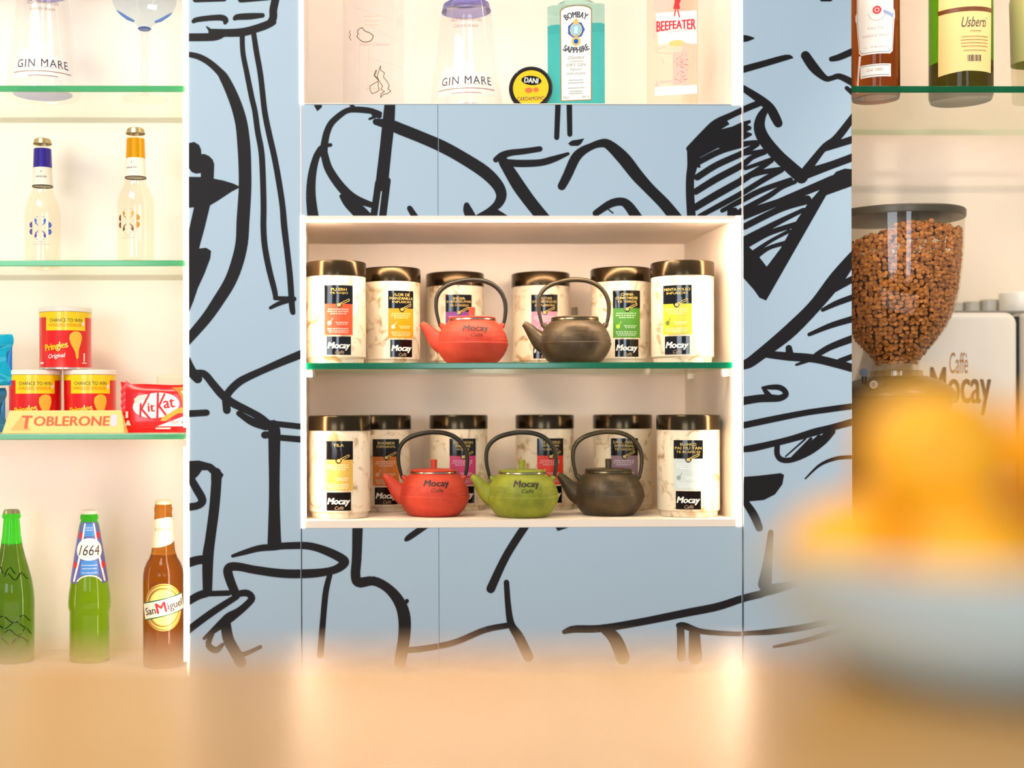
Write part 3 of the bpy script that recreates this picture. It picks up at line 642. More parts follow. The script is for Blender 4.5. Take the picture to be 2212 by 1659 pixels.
def tea_tin(px, Y, z, off_deg, color, words, label, mark=None):
    p = P(px, 700, Y)
    az = cam_angle(p.x, Y) + math.radians(off_deg)
    t = thing('tea_tin', label, 'tin', (p.x, Y, z), az, 'tea tins in the wall niche')
    put('tin_body', TIN_ME, t); put('tin_lid', LID_ME, t)
    def kid(o): o.parent = t; return o
    kid(shared('tb', lambda: wrap('title_label', poly2d([(-0.0225, 0.0905), (-0.005, 0.0905)] + [(-0.005 * math.cos(k * math.pi / 8), 0.0905 - 0.0062 * math.sin(k * math.pi / 8)) for k in range(1, 8)] + [(0.005, 0.0905), (0.0225, 0.0905), (0.0225, 0.119), (-0.0225, 0.119)]), M_BLACK, None, trf, off=0.0004)))
    cm = mat('tea_label_%d_%d_%d' % color, color, 0.35)
    lab = kid(wrap('tea_label', rect2d(-0.0225, 0.0225, 0.043, 0.0905), cm, None, trf, off=0.0002))
    pale = tuple(int(v + (255 - v) * 0.55) for v in color)
    pm = mat('tea_pale_%d_%d_%d' % pale, pale, 0.4)
    ps = []
    for zz, ww in ((0.0822, 0.034), (0.0788, 0.036), (0.0754, 0.026), (0.062, 0.022), (0.0592, 0.018), (0.0525, 0.036), (0.0495, 0.034), (0.0468, 0.03)):
        for q in range(int(ww / 0.0042)): 
            x0 = -ww / 2 + q * 0.0042 + (0.006 if zz in (0.062, 0.0592) else 0); ps += rect2d(x0, x0 + random.choice((0.0034, 0.0028, 0.0036)), zz - 0.0009, zz + 0.0009)
    wrap('small_print', ps, pm, lab, trf, off=0.0005)
    mk = mark or pale
    wrap('flower_mark', ell2d(-0.0145, 0.061, 0.0034, 0.0036, 9) + line2d([(-0.0125, 0.0635), (-0.0095, 0.0685)], 0.0011), mat('tea_mark_%d_%d_%d' % mk, mk, 0.4), lab, trf, off=0.0006)
    # title in gold
    ps = []; zz = 0.1125
    for w in words:
        wd = min(0.040, len(w) * 0.0040)
        ps += mv(fit_text(w, wd, 0.0042 if w is not words[-1] or len(words) == 1 else 0.0034, bold=0.01), 0, zz); zz -= 0.0058
    wrap('title', ps, M_GOLD, t, trf, off=0.0007)
    spoon = mv(line2d([(0.0015, 0.0016), (0.005, 0.0034), (0.0148, 0.0082), (0.0163, 0.0075), (0.0158, 0.0056), (0.0055, 0.0008), (0.0015, 0.0016)], 0.0009) + ell2d(-0.0004, -0.001, 0.0030, 0.0026, 16), 0.0005, 0.0898)
    kid(shared('sp', lambda: wrap('spoon_emblem', spoon, M_GOLD, None, trf, off=0.0007)))
    kid(shared('lb', lambda: wrap('logo_label', rect2d(-0.0192, 0.0192, 0.0125, 0.0405), M_BLACK, None, trf, off=0.0004)))
    kid(shared('lt', lambda: wrap('logo_lettering', mv(fit_text('Mocay', 0.0345, 0.0125, shear=0.25, bold=0.015), 0, 0.0255), M_WHITEP, None, trf, off=0.0007)))
    kid(shared('lc', lambda: wrap('logo_small_lettering', mv(fit_text('Caffè', 0.0135, 0.0052, shear=0.3), 0.001, 0.0165), mat('tan_print', (190, 158, 120), 0.4), None, trf, off=0.0007)))
    return t
ZF = NZB + 0.0005
ZS = ZT + 0.0005
Yf, Yb, Ym = 0.072, 0.238, 0.215
tea_tin(724, Yf, ZS, 7, (240, 84, 46), ['PU ERH', 'TE ROJO'], 'marbled tea tin with orange red label, leftmost on the glass shelf')
tea_tin(844, 0.165, ZS, 22, (234, 152, 8), ['FLOR DE', 'MANZANILLA', 'INFUSION'], 'marbled tea tin with bright yellow label on the glass shelf', (250, 214, 190))
tea_tin(983, Yb, ZS, 8, (132, 62, 140), ['INDIA', 'DARJEELING', 'TE NEGRO'], 'marbled tea tin with purple label behind the red teapot on the glass shelf')
tea_tin(1168, Yb, ZS, 8, (236, 150, 170), ['FRUTAS', 'DEL BOSQUE', 'INFUSION'], 'marbled tea tin with pink label behind the black teapot on the glass shelf')
tea_tin(1341, 0.165, ZS, 12, (78, 142, 44), ['CHINA', 'GUNPOWDER', 'TE VERDE'], 'marbled tea tin with dark green label on the glass shelf', (170, 214, 40))
tea_tin(1474, Yf, ZS, -10, (204, 202, 52), ['MENTA POLEO', 'INFUSION'], 'marbled tea tin with lime yellow label, rightmost on the glass shelf', (110, 130, 60))
tea_tin(733, Yf, ZF, -2, (226, 178, 78), ['TILA'], 'marbled tea tin with pale yellow label, leftmost on the niche floor', (240, 176, 60))
tea_tin(824, 0.20, ZF, 9, (210, 120, 40), ['ROOIBOS', 'ORIGINAL'], 'marbled tea tin with orange brown label behind the spout of the red teapot', (230, 190, 150))
tea_tin(990, 0.225, ZF, 9, (206, 64, 112), ['INFUSION', 'FRUTAS', 'ROJAS'], 'marbled tea tin with magenta label behind the lower red teapot', (240, 150, 160))
tea_tin(1176, 0.225, ZF, 12, (234, 54, 26), ['TE NEGRO', 'NARANJA', 'CANELA'], 'marbled tea tin with bright red label behind the green teapot', (250, 214, 190))
tea_tin(1344, 0.215, ZF, 4, (150, 118, 128), ['EARL GREY', 'IMPERIAL', 'TE NEGRO'], 'marbled tea tin with dusky mauve label behind the lower black teapot')
tea_tin(1486, Yf, ZF, 0, (208, 220, 212), ['BLANCO', 'PAI MU TAN', 'TE BLANCO'], 'marbled tea tin with pale blue white label, rightmost on the niche floor', (150, 170, 166))

# ------------------------------------------------------------------ cast iron teapots
k_ = 0.0565 / 78.0
POT_PROF = [(0, 0)] + [(r * k_, z * k_) for r, z in ((50, 0), (54, 1.5), (60, 7), (68, 17), (74, 28), (77.2, 38), (78.2, 41.2), (78.2, 42.8), (76.6, 44), (75.6, 51), (73.6, 59), (70, 68), (65, 77), (60, 83), (55, 87.5), (52.5, 89.5), (51.5, 90), (51, 91.5))] + [(0, 91.5 * k_)]
prf = prof_fun(POT_PROF)
HANDLE = [(-69, 80), (-72, 92), (-76.5, 112), (-77.5, 130), (-75, 146), (-66, 160), (-50, 171), (-27, 178), (-2, 181), (26, 178.5), (48, 169), (63, 154), (71, 136), (73, 118), (71.5, 100), (69, 88), (66, 80)]
def teapot(px, Y, z, label, mats, rot_deg=0.0, letters=None, scale=1.0):
    body, lidm, rim, handm = mats
    p = P(px, 900, Y)
    t = thing('teapot', label, 'teapot', (p.x, Y, z), cam_angle(p.x, Y) + math.radians(rot_deg), 'cast iron teapots in the wall niche')
    g = G().lathe(POT_PROF, 64)
    b = g.build('pot_body', body, t, True)
    # spout
    g = G()
    sp = smooth_pts([(-62, 42, 23), (-74, 50, 20.5), (-86, 62, 15.5), (-96, 74, 11.5), (-104, 82.5, 8.5), (-110, 87, 6.0)], 4)
    g.tube([(x * k_, 0, zz * k_) for x, zz, r in sp], [r * k_ for x, zz, r in sp], 20)
    g.build('spout', body, t, True)
    # hobnail rows in relief round the upper belly
    g = G()
    for row, zz in enumerate((47.5, 51, 54.5, 58, 61.5, 65)):
        n = 120 - row * 2
        for q in range(n):
            a = 2 * math.pi * (q + 0.5 * (row % 2)) / n
            if row > 1 and abs(math.degrees((a + math.pi) % (2 * math.pi) - math.pi)) < (25 if row > 2 else 12): continue
            r = prf(zz * k_); cx_, cy_ = r * math.sin(a), -r * math.cos(a); h = 1.15 * k_
            ux, uy = math.cos(a), math.sin(a); nx, ny = math.sin(a), -math.cos(a)
            base = [(cx_ - ux * h, cy_ - uy * h, zz * k_), (cx_, cy_, zz * k_ - h), (cx_ + ux * h, cy_ + uy * h, zz * k_), (cx_, cy_, zz * k_ + h)]
            g.add(base + [(cx_ + nx * 0.0011, cy_ + ny * 0.0011, zz * k_ + 0.0003)], [(0, 1, 4), (1, 2, 4), (2, 3, 4), (3, 0, 4)])
    o = g.build('hobnails', body, t); o['kind'] = 'stuff'
    # steel rim, lid, knob
    G().lathe([(0.0505 * 0 + 51 * k_, 91.6 * k_), (51.8 * k_, 93 * k_), (51 * k_, 95.5 * k_), (48 * k_, 96 * k_)], 48).build('steel_rim', rim, t, True)
    lid = G().lathe([(47.5 * k_, 94 * k_), (50.5 * k_, 96.2 * k_), (51 * k_, 98 * k_), (49.5 * k_, 99.6 * k_), (40 * k_, 100.8 * k_), (22 * k_, 102 * k_), (0, 102.4 * k_)], 48).build('pot_lid', lidm, t, True)
    g = G().lathe([(0, 101 * k_), (7.5 * k_, 101 * k_), (6.6 * k_, 105 * k_), (6.8 * k_, 116 * k_), (7.0 * k_, 120.5 * k_), (5.4 * k_, 122 * k_), (0, 122.3 * k_)], 20)
    g.build('lid_knob', lidm, lid, True)
    # handle lugs and hoop
    for sx in (-1, 1):
        g = G(); g.tube([(sx * 60 * k_, 0, 76 * k_), (sx * 66 * k_, 0, 83 * k_), (sx * 70 * k_, 0, 86 * k_)], [7 * k_, 6 * k_, 3.6 * k_], 12); g.build('handle_lug', body, t, True)
    hp = smooth_pts(HANDLE, 4)
    n = len(hp)
    g = G(); g.tube([(x * k_, 0, zz * k_) for x, zz in hp], [(2.9 + 2.3 * math.sin(math.pi * i / (n - 1)) ** 0.8) * k_ for i in range(n)], 12, flat=1.15)
    g.build('handle', handm, t, True)
    lm = letters or body
    ps = mv(fit_text('Mocay', 0.041, 0.0125, shear=0.12, bold=0.012), 0, 0.0002) + mv(fit_text('Caffè', 0.018, 0.0056, shear=0.25), 0.001, -0.0092)
    wrap('lettering', ps, lm, t, prf, 0.03, 0.0515, off=0.0007 if letters is None else 0.0005, step=0.003, zstep=0.002)
    return t
def iron(name, c, c2, rough=0.55, metal=0.0):
    m = mat(name, c, rough, metal, spec=0.45, bump=(420, 0.35, 0.0006))
    return noise_color(m, c2, c, 60, 4, 0.3, 0.7)
M_RED = iron('red_iron', (204, 68, 42), (184, 56, 34))
M_GREEN = iron('green_iron', (146, 152, 40), (116, 124, 30))
M_IRON = iron('black_iron', (88, 74, 50), (66, 55, 38), 0.42, 0.35)
M_RIM = mat('steel_rim', (176, 168, 150), 0.25, metal=1.0)
M_RIMD = mat('dark_steel_rim', (128, 116, 90), 0.25, metal=1.0)
M_HAND = mat('black_handle', (46, 44, 34), 0.30, metal=0.4)
M_HANDB = mat('bronze_handle', (74, 64, 44), 0.32, metal=0.5)
M_INKB = mat('dark_letter', (40, 30, 22), 0.5)
teapot(1020, 0.068, ZS, 'red cast iron teapot with hoop handle on the glass shelf', (M_RED, M_RED, M_RIM, M_HAND), 5, M_INKB)
teapot(1242, 0.066, ZS, 'black cast iron teapot with hoop handle on the glass shelf', (M_IRON, M_IRON, M_RIMD, M_HANDB), 4)
teapot(937, 0.088, ZF, 'red cast iron teapot with hoop handle on the niche floor', (M_RED, M_RED, M_RIM, M_HAND), 3, M_INKB)
teapot(1128, 0.062, ZF, 'lime green cast iron teapot with black hoop handle', (M_GREEN, M_GREEN, M_RIM, M_HAND), 6, M_INKB)
teapot(1314, 0.092, ZF, 'black cast iron teapot with hoop handle on the niche floor', (M_IRON, M_IRON, M_RIMD, M_HANDB), 10)

# ------------------------------------------------------------------ bar counter and fruit bowl in front
CT_Y = -2.0 + 0.62
CT_Z = CAM.z - (1405 - CY) / F_PX * 0.62
bar = thing('bar_counter', 'honey coloured polished wooden bar counter in front of the fruit bowl', 'counter', (0.1, CT_Y, CT_Z))
m = noise_color(mat('honey_wood', (200, 146, 62), 0.25, ior=1.6), (192, 138, 56), (208, 154, 70), 5, 4, 0.3, 0.7, stretch=(0.6, 9, 1))
G().rbox(-1.6, 1.7, -0.55, 0.0, -0.035, 0.0, 0.004, 2).build('counter_top', m, bar)
G().box(-1.55, 1.65, -0.5, -0.12, -CT_Z, -0.0352).build('counter_body', mat('counter_body', (170, 122, 74), 0.5), bar)
BZ = 0.552
bp = P(2126, 1190, -2 + BZ)
bowl = thing('fruit_bowl', 'white ceramic fruit bowl heaped with oranges on the wooden counter', 'bowl', (bp.x, -2 + BZ, CT_Z + 0.0004))
BH = bp.z - CT_Z
BP = [(0, 0.004), (0.038, 0.004), (0.040, 0.0), (0.046, 0.0), (0.050, 0.003), (0.060, 0.008), (0.0715, 0.0145), (0.080, 0.024), (0.0865, 0.0335), (0.093, 0.045), (0.097, BH - 0.001), (0.0965, BH + 0.0005), (0.0945, BH - 0.0005)]
BIN = [(0.0945, BH - 0.0005), (0.0905, 0.045), (0.084, 0.0345), (0.0775, 0.0255), (0.069, 0.017), (0.058, 0.0112), (0.045, 0.0085), (0, 0.008)]
G().lathe(BP + BIN[1:], 64).build('bowl_body', mat('white_ceramic', (200, 226, 238), 0.25, spec=0.5), bowl, True)
M_OR = mat('orange_peel', (250, 160, 10), 0.42, bump=(900, 0.4, 0.0006))
noise_color(M_OR, (252, 164, 8), (255, 200, 44), 14, 3, 0.3, 0.7)
ORR = 0.0285
def orange_me(r):
    g = G(); pr = [(0, -r)]
    for k in range(1, 16):
        a = -math.pi / 2 + math.pi * k / 16; pr.append((r * math.cos(a), r * math.sin(a) - (0.02 * r if k > 13 else 0)))
    pr.append((0, 0.93 * r)); g.lathe(pr, 32)
    return g.mesh('orange', M_OR, True)
OR_ME = orange_me(ORR)
cal = G().lathe([(0.0028, 0.0263), (0.0034, 0.0272), (0.0020, 0.0281), (0.0, 0.0284)], 8).mesh('stem_button', mat('stem_green', (110, 112, 50), 0.7))
def orange(x, y, z, label, rx=0.3, rz=0.0):
    o = put('orange', OR_ME); o.location = (bp.x + x, -2 + BZ + y, CT_Z + z); o.rotation_euler = (rx, 0.15, rz)
    tag(o, label, 'orange', 'oranges in the white bowl')
    put('stem_button', cal, o)
GAP = ORR + 0.0002
RINGR = 2 * GAP
bins = [(r0 + (r1 - r0) * t / 8, z0 + (z1 - z0) * t / 8) for (r0, z0), (r1, z1) in zip(BIN[:-1], BIN[1:]) for t in range(9)]
def rest(rr): return max(z + math.sqrt(max(0, (GAP + 0.0002) ** 2 - (r - rr) ** 2)) for r, z in bins if abs(r - rr) < GAP)
OZ = rest(RINGR)
for k, (ang, lb) in enumerate(((180, 'orange at the far left rim of the white bowl'), (240, 'orange at the left front rim of the white bowl'), (300, 'orange at the right front rim of the white bowl'), (0, 'orange at the far right rim of the white bowl'), (60, 'orange at the right back rim of the white bowl'), (120, 'orange at the left back rim of the white bowl'))):
    a = math.radians(ang); orange(RINGR * math.cos(a), RINGR * math.sin(a), OZ, lb, 0.3 * k, k * 1.3)
orange(0, 0, rest(0.0) + 0.0003, 'orange buried in the middle of the heap in the white bowl', 1.1, 0.2)
RT = 0.0345
dz = math.sqrt((2 * GAP) ** 2 - (RINGR * math.cos(math.pi / 6) - RT) ** 2 - (RINGR / 2) ** 2)
for ang, lb in ((210, 'orange on top of the heap, nearest the left rim of the white bowl'), (90, 'orange on top of the heap towards the back of the white bowl'), (330, 'orange on top of the heap towards the right front of the white bowl')):
    a = math.radians(ang); orange(RT * math.cos(a), RT * math.sin(a), OZ + dz, lb, 0.5, ang)

# ------------------------------------------------------------------ bottles
M_CLEAR = clear_glass('clear_bottle_glass', (253, 252, 250), 0.22)
M_CLEARG = clear_glass('clear_gin_glass', (251, 250, 250), 0.22)
M_LILAC = mat('lilac_glass', (150, 146, 214), 0.08, trans=0.75, ior=1.2)
M_PAPER = mat('label_paper', (248, 244, 236), 0.5)
M_CREAMP = mat('label_cream', (232, 200, 132), 0.5)
M_DARKP = mat('dark_print', (64, 56, 58), 0.5)
M_GREYP = mat('grey_print', (150, 144, 140), 0.5)
M_REDP = mat('red_print', (216, 30, 40), 0.5)
M_PINKP = mat('pink_print', (240, 160, 146), 0.5)
M_BLUEP = mat('blue_print', (40, 90, 176), 0.45)
M_CAP = mat('gold_cap', (206, 186, 140), 0.3, metal=0.7)
def dash_lines(rows, w, h=0.0007, unit=0.0016, gap=0.0005):
    """rows of fine type too small to read"""
    ps = []
    for zz, ww in rows:
        x = -ww / 2
        while x < ww / 2:
            l = unit * random.uniform(0.5, 1.5); ps += rect2d(x, min(x + l, ww / 2), zz - h, zz + h); x += l + gap
    return ps
def crown_cap(t, r, z, m, h=0.007):
    g = G(); n = 42
    pr = [(0, h), (r * 0.75, h), (r * 0.95, h * 0.8), (r, h * 0.45), (r * 1.1, 0)]
    g.lathe(pr[::-1], n, cz=z)
    for i in range(n):                                       # crimped skirt
        x, y, zz = g.v[i]
        if i % 2: g.v[i] = (x * 0.93, y * 0.93, zz)
    return g.build('crown_cap', m, t, True)
def base_at(px, Y, z, rot=0.0):
    p = P(px, 800, Y); return (p.x, Y, z), cam_angle(p.x, Y) + math.radians(rot)

# --- tapering gin bottles with lilac shoulder
def cone_gin(px, Y, z, label, k=1.0):
    loc, az = base_at(px, Y, z)
    t = thing('gin_bottle', label, 'bottle', loc, az, 'tapering clear gin bottles')
    pr = [(0, 0.003), (0.050, 0.003), (0.0565, 0.0), (0.0585, 0.004), (0.0575, 0.016), (0.0382, 0.163), (0.0355, 0.171), (0.030, 0.1745), (0.021, 0.1755)]
    pr = [(r * k, zz * k) for r, zz in pr]; rf = prof_fun(pr)
    G().lathe(pr, 48).build('bottle_body', M_CLEARG, t, True)
    G().lathe([(0, 0.0135 * k), (0.024 * k, 0.0128 * k), (0.040 * k, 0.0085 * k), (0.046 * k, 0.0045 * k)], 40).build('bottle_punt', mat('lilac_base', (126, 128, 214), 0.15, trans=0.6, ior=1.2), t, True)
    G().lathe([(0.0388 * k, 0.1605 * k), (0.0362 * k, 0.1716 * k), (0.0305 * k, 0.1752 * k), (0.0205 * k, 0.1765 * k), (0.0198 * k, 0.215 * k), (0.0215 * k, 0.222 * k), (0.0215 * k, 0.238 * k), (0.019 * k, 0.2395 * k), (0, 0.2395 * k)], 40).build('lilac_neck', M_LILAC, t, True)
    wrap('frosted_patch', poly2d([(-0.047, 0.018), (0.047, 0.018), (0.044, 0.045), (0.032, 0.060), (0.018, 0.052), (0.004, 0.072), (-0.012, 0.076), (-0.024, 0.060), (-0.036, 0.066), (-0.046, 0.045)]), mat('frosted_print', (250, 246, 246), 0.6, alpha=0.42), t, rf, 0, 0, 0.0002, zstep=0.02)
    ps = mv(fit_text('GIN MARE', 0.0815, 0.0125, space=1.15), 0, 0.0405)
    for xx in (-0.0405, -0.0285, -0.0205, -0.0085, 0.0035, 0.0145, 0.0255, 0.0395): ps += rect2d(xx - 0.0022, xx + 0.0022, 0.0338, 0.0343)
    wrap('lettering', ps, mat('navy_print', (44, 44, 70), 0.5), t, rf, 0, 0, 0.0005)
    sp = wrap('small_print', dash_lines([(0.0275, 0.085), (0.0205, 0.040)], 0, 0.0008) + mv(fit_text('MEDITERRANEAN GIN', 0.058, 0.0052), 0, 0.137) + mv(fit_text('Colección de autor', 0.046, 0.0055, shear=0.35), 0, 0.1275), mat('brown_grey_print', (150, 120, 112), 0.5), t, rf, 0, 0, 0.0005); sp['kind'] = 'stuff'
    return t
UF = UZB + 0.0005
cone_gin(1009, 0.075, UF, 'tapering clear gin bottle with lilac shoulder on the bright niche floor')
cone_gin(94, 0.085, ZL1 + 0.0005, 'tapering clear gin bottle standing on the highest left glass shelf')

# --- square clear gin bottle with a map on it
loc, az = base_at(808, 0.075, UF, 0)
t = thing('gin_bottle', 'square clear gin bottle printed with dark map outlines', 'bottle', loc, az)
def sq_prism(w, d, ch, z0, z1):
    g = G(); o = [(w - ch, -d), (w, -d + ch), (w, d - ch), (w - ch, d), (-w + ch, d), (-w, d - ch), (-w, -d + ch), (-w + ch, -d)]
    vs = [(x, y, z0) for x, y in o] + [(x, y, z1) for x, y in o]
    return g.add(vs, [tuple(range(7, -1, -1)), tuple(range(8, 16))] + [(i, (i + 1) % 8, 8 + (i + 1) % 8, 8 + i) for i in range(8)])
g = sq_prism(0.0475, 0.040, 0.016, 0, 0.21); g.lathe([(0.040, 0.21), (0.030, 0.225), (0.016, 0.232), (0.0155, 0.262), (0, 0.262)], 24)
g.build('bottle_body', M_CLEARG, t)
G().lathe([(0, 0.262), (0.0175, 0.262), (0.0175, 0.292), (0, 0.292)], 24).build('bottle_cap', M_DARKP, t, True)
FY = -0.0403
s_ = 0.0475 / 64.0
def pxz(pts): return [((x - 806) * s_, (228 - y) * s_ + 0.006) for x, y in pts]
ic = pxz([(773,77),(776,72),(783,69),(786,73),(790,77),(797,79),(803,83),(806,86),(804,93),(800,97),(792,99),(783,98),(776,92),(772,87),(775,82),(773,77)])
gb = pxz([(821,148),(821,157),(829,163),(827,172),(834,180),(839,190),(836,196),(842,201),(835,206),(826,208),(821,214),(822,206),(829,202),(822,197),(825,190),(820,183),(817,178),(814,170),(817,160),(821,148)])
ei = pxz([(816,180),(806,186),(799,190),(799,198),(803,206),(812,203),(818,199),(816,190),(816,180)])
flat('island_print', line2d(ic, 0.0014), mat('olive_print', (104, 84, 48), 0.5), t, on_front(FY))
mp = line2d(gb, 0.0012) + line2d(ei, 0.0012) + line2d(pxz([(817,178),(808,168),(812,158)]), 0.0022) + line2d(pxz([(758,75),(757,80),(759,85),(756,88),(760,95)]), 0.0011)
sp = flat('map_print', mp, mat('olive_print', (104, 84, 48), 0.5), t, on_front(FY)); sp['kind'] = 'stuff'
gl = []
for a, b in (((771,28),(870,60)), ((780,55),(860,98)), ((790,130),(868,152)), ((778,50),(776,205)), ((797,110),(794,205))): gl += line2d(pxz([a, b]), 0.0004)
gl += mv(dash_lines([(0.1415, 0.026), (0.1345, 0.024), (0.128, 0.022), (0.030, 0.020)], 0, 0.0006), -0.002, 0)
flat('grid_print', gl, mat('pale_tan_print', (214, 190, 160), 0.5), t, on_front(FY - 0.0001))
flat('red_script', mv(fit_text('Mauri Channey', 0.046, 0.0055, shear=0.35), 0.0025, 0.0975), M_PINKP, t, on_front(FY))
flat('name_label', rect2d(-0.0285, 0.0265, 0.168, 0.186), mat('blue_grey_label', (168, 168, 192), 0.5), t, on_front(FY))
flat('name_lettering', mv(fit_text('ENGLAND ICELAND', 0.048, 0.009), -0.001, 0.1775), mat('slate_print', (80, 84, 124), 0.5), t, on_front(FY - 0.0002))

# --- round tin lying on its edge
p = P(1146.5, 193, 0.045)
TD = 47 * S(0.045)
t = thing('spice_tin', 'round black rimmed tin with yellow face standing on its edge', 'tin', (p.x, 0.045, UF + TD), cam_angle(p.x, 0.045))
def lathe_y(pr, n=44): 
    g = G().lathe(pr, n); g.v = [(x, -z, y) for x, y, z in g.v]; g.f = [f for f in g.f]; return g
lathe_y([(0, -0.024), (TD - 0.002, -0.024), (TD - 0.001, -0.021), (TD - 0.001, -0.006), (TD, -0.006), (TD, 0.0), (TD - 0.002, 0.002), (TD - 0.0055, 0.002), (TD - 0.006, 0.001), (0, 0.001)]).build('tin_body', mat('black_tin', (18, 16, 16), 0.2, coat=0.4), t, True)
on_disc = on_front(-0.0014)
flat('face_disc', ell2d(0, 0, TD - 0.0062, TD - 0.0062, 40), mat('yellow_face', (252, 200, 20), 0.3), t, on_disc)
flat('name_oval', mv(ell2d(0, 0, 0.0155, 0.0072, 28), 0.001, 0.0115, -0.12), M_BLACK, t, on_front(-0.0017))
flat('name_lettering', mv(fit_text('DANI', 0.021, 0.0078, bold=0.012), 0.001, 0.0115, -0.12), M_WHITEP, t, on_front(-0.0020))
flat('lettering', mv(fit_text('CARDAMOMO', 0.042, 0.0062), 0.0, -0.0165), M_DARKP, t, on_front(-0.0018))
flat('spice_picture', mv(ell2d(0, 0, 0.006, 0.0042, 14) + ell2d(0.011, 0.0005, 0.0042, 0.0036, 12), -0.003, -0.0035), mat('orange_print', (240, 112, 40), 0.5), t, on_front(-0.0018))

# --- flat blue gin bottle with arched label
Yq = 0.075
loc, az = base_at(1246, Yq, UF)
t = thing('gin_bottle', 'turquoise blue rectangular gin bottle with arched cream label', 'bottle', loc, az)
M_TEAL = mat('turquoise_glass', (86, 208, 214), 0.04, trans=0.82, ior=1.18)
M_TEALL = mat('pale_turquoise_glass', (196, 236, 228), 0.04, trans=0.85, ior=1.15)
w2 = 60.5 * S(Yq)
zl = 0.1335 
sq_prism(w2, 0.030, 0.007, 0, zl).build('bottle_body', M_TEAL, t)
g = sq_prism(w2, 0.030, 0.007, zl + 0.0003, 0.164); g.lathe([(0.0355, 0.164), (0.030, 0.172), (0.020, 0.178), (0.0145, 0.184), (0.014, 0.228), (0, 0.228)], 28, sq=None)
g.build('bottle_shoulder', M_TEALL, t)
G().lathe([(0, 0.2285), (0.0165, 0.2285), (0.0165, 0.258), (0.0145, 0.260), (0, 0.260)], 28).build('bottle_cap', mat('cap_blue', (40, 70, 120), 0.3, metal=0.5), t, True)
sc = S(Yq - 0.03)
def lz(y): return (224 - y) * sc + 0.009
L = [(-33.5 * sc, lz(217)), (33.5 * sc, lz(217)), (34.5 * sc, lz(21))] + [(34.5 * sc * math.cos(a), lz(21) + 12 * sc * math.sin(a)) for a in [math.pi * k / 12 for k in range(1, 12)]] + [(-34.5 * sc, lz(21))]
flat('label_border', poly2d(L), mat('olive_gold', (150, 128, 78), 0.4), t, on_front(-0.0304))
flat('label_face', poly2d([(x * 0.93, lz(118) + (y - lz(118)) * 0.978) for x, y in L]), M_PAPER, t, on_front(-0.0306))
M_NAVY = mat('navy_print', (44, 44, 70), 0.5)
fr = on_front(-0.0308)
flat('brand_lettering', mv(arch(fit_text('BOMBAY', 50 * sc, 13 * sc, bold=0.012), 46 * sc), 0, lz(30)) + mv(arch(fit_text('SAPPHIRE', 54 * sc, 13 * sc, bold=0.012), 52 * sc, False), 0, lz(107)), M_NAVY, t, fr)
md = lz(63)
flat('crest_blue', ring2d(0, md, 13 * sc, 19 * sc, 7), M_BLUEP, t, fr)
flat('crest_gold', ring2d(0, md, 11 * sc, 13.2 * sc, 20, 1.15) + mv(ring2d(0, 0, 5 * sc, 10 * sc, 16), 0, lz(88)) + poly2d([(-6 * sc, lz(49)), (6 * sc, lz(49)), (5 * sc, lz(43)), (0, lz(38)), (-5 * sc, lz(43))]), mat('crest_gold', (226, 190, 100), 0.4), t, on_front(-0.0309))
flat('crest_medallion', ell2d(0, md, 11 * sc, 12.6 * sc, 24), mat('crest_pale_blue', (150, 204, 232), 0.4), t, fr)
flat('crest_profile', poly2d([(-4 * sc, md - 8 * sc), (4 * sc, md - 8 * sc), (3 * sc, md - 1 * sc), (4.5 * sc, md + 3 * sc), (1 * sc, md + 8 * sc), (-4 * sc, md + 5 * sc), (-3 * sc, md - 1 * sc)]), mat('crest_white', (206, 228, 240), 0.4), t, on_front(-0.0310))
flat('crest_jewel', ell2d(0, lz(88), 5 * sc, 5.4 * sc, 16), mat('jewel_blue', (20, 96, 190), 0.15), t, on_front(-0.0310))
flat('small_print', mv(fit_text('Distilled', 36 * sc, 7 * sc, shear=0.35), 0, lz(123)) + mv(fit_text('LONDON', 30 * sc, 4 * sc), 0, lz(131.5)) + mv(fit_text('DRY GIN', 40 * sc, 6 * sc), 0, lz(139)) + mv(fit_text('Vapour', 26 * sc, 6 * sc, shear=0.35), 0, lz(149)) + mv(fit_text('INFUSION', 38 * sc, 5 * sc), 0, lz(158)) + mv(dash_lines([(lz(172), 30 * sc), (lz(178), 34 * sc), (lz(189), 36 * sc), (lz(196), 26 * sc), (lz(201), 28 * sc)], 0, 0.0006), 0, 0) + mv(fit_text('70cl', 14 * sc, 5 * sc), -22 * sc, lz(209)) + mv(fit_text('40% vol', 16 * sc, 5 * sc), 20 * sc, lz(209)), M_GREYP, t, fr)

# --- clear gin bottle with red and white print
Yq = 0.072
loc, az = base_at(1454, Yq, UF)
t = thing('gin_bottle', 'rectangular clear gin bottle with pink print and white label, rightmost in its niche', 'bottle', loc, az)
w2 = 54 * S(Yq)
g = sq_prism(w2, 0.028, 0.008, 0, 0.205); g.lathe([(0.034, 0.205), (0.026, 0.215), (0.0145, 0.222), (0.014, 0.26), (0, 0.26)], 28)
g.build('bottle_body', clear_glass('clear_pinkish_glass', (253, 246, 240), 0.22), t)
G().lathe([(0, 0.26), (0.0165, 0.26), (0.0165, 0.288), (0, 0.288)], 28).build('bottle_cap', M_REDP, t, True)
sc = S(Yq - 0.028); fr = on_front(-0.0284)
def fx(x): return (x - 1455) * sc
flat('white_label', poly2d([(fx(1420), lz(24)), (fx(1506), lz(24)), (fx(1507), lz(96)), (fx(1496), lz(96)), (fx(1480), lz(92)), (fx(1426), lz(93))]), M_PAPER, t, fr)
flat('lower_label', rect2d(fx(1418), fx(1507), lz(204), lz(185)), M_PAPER, t, fr)
bt = fit_text('BEEFEATER', 82 * sc, 17 * sc, bold=0.012)
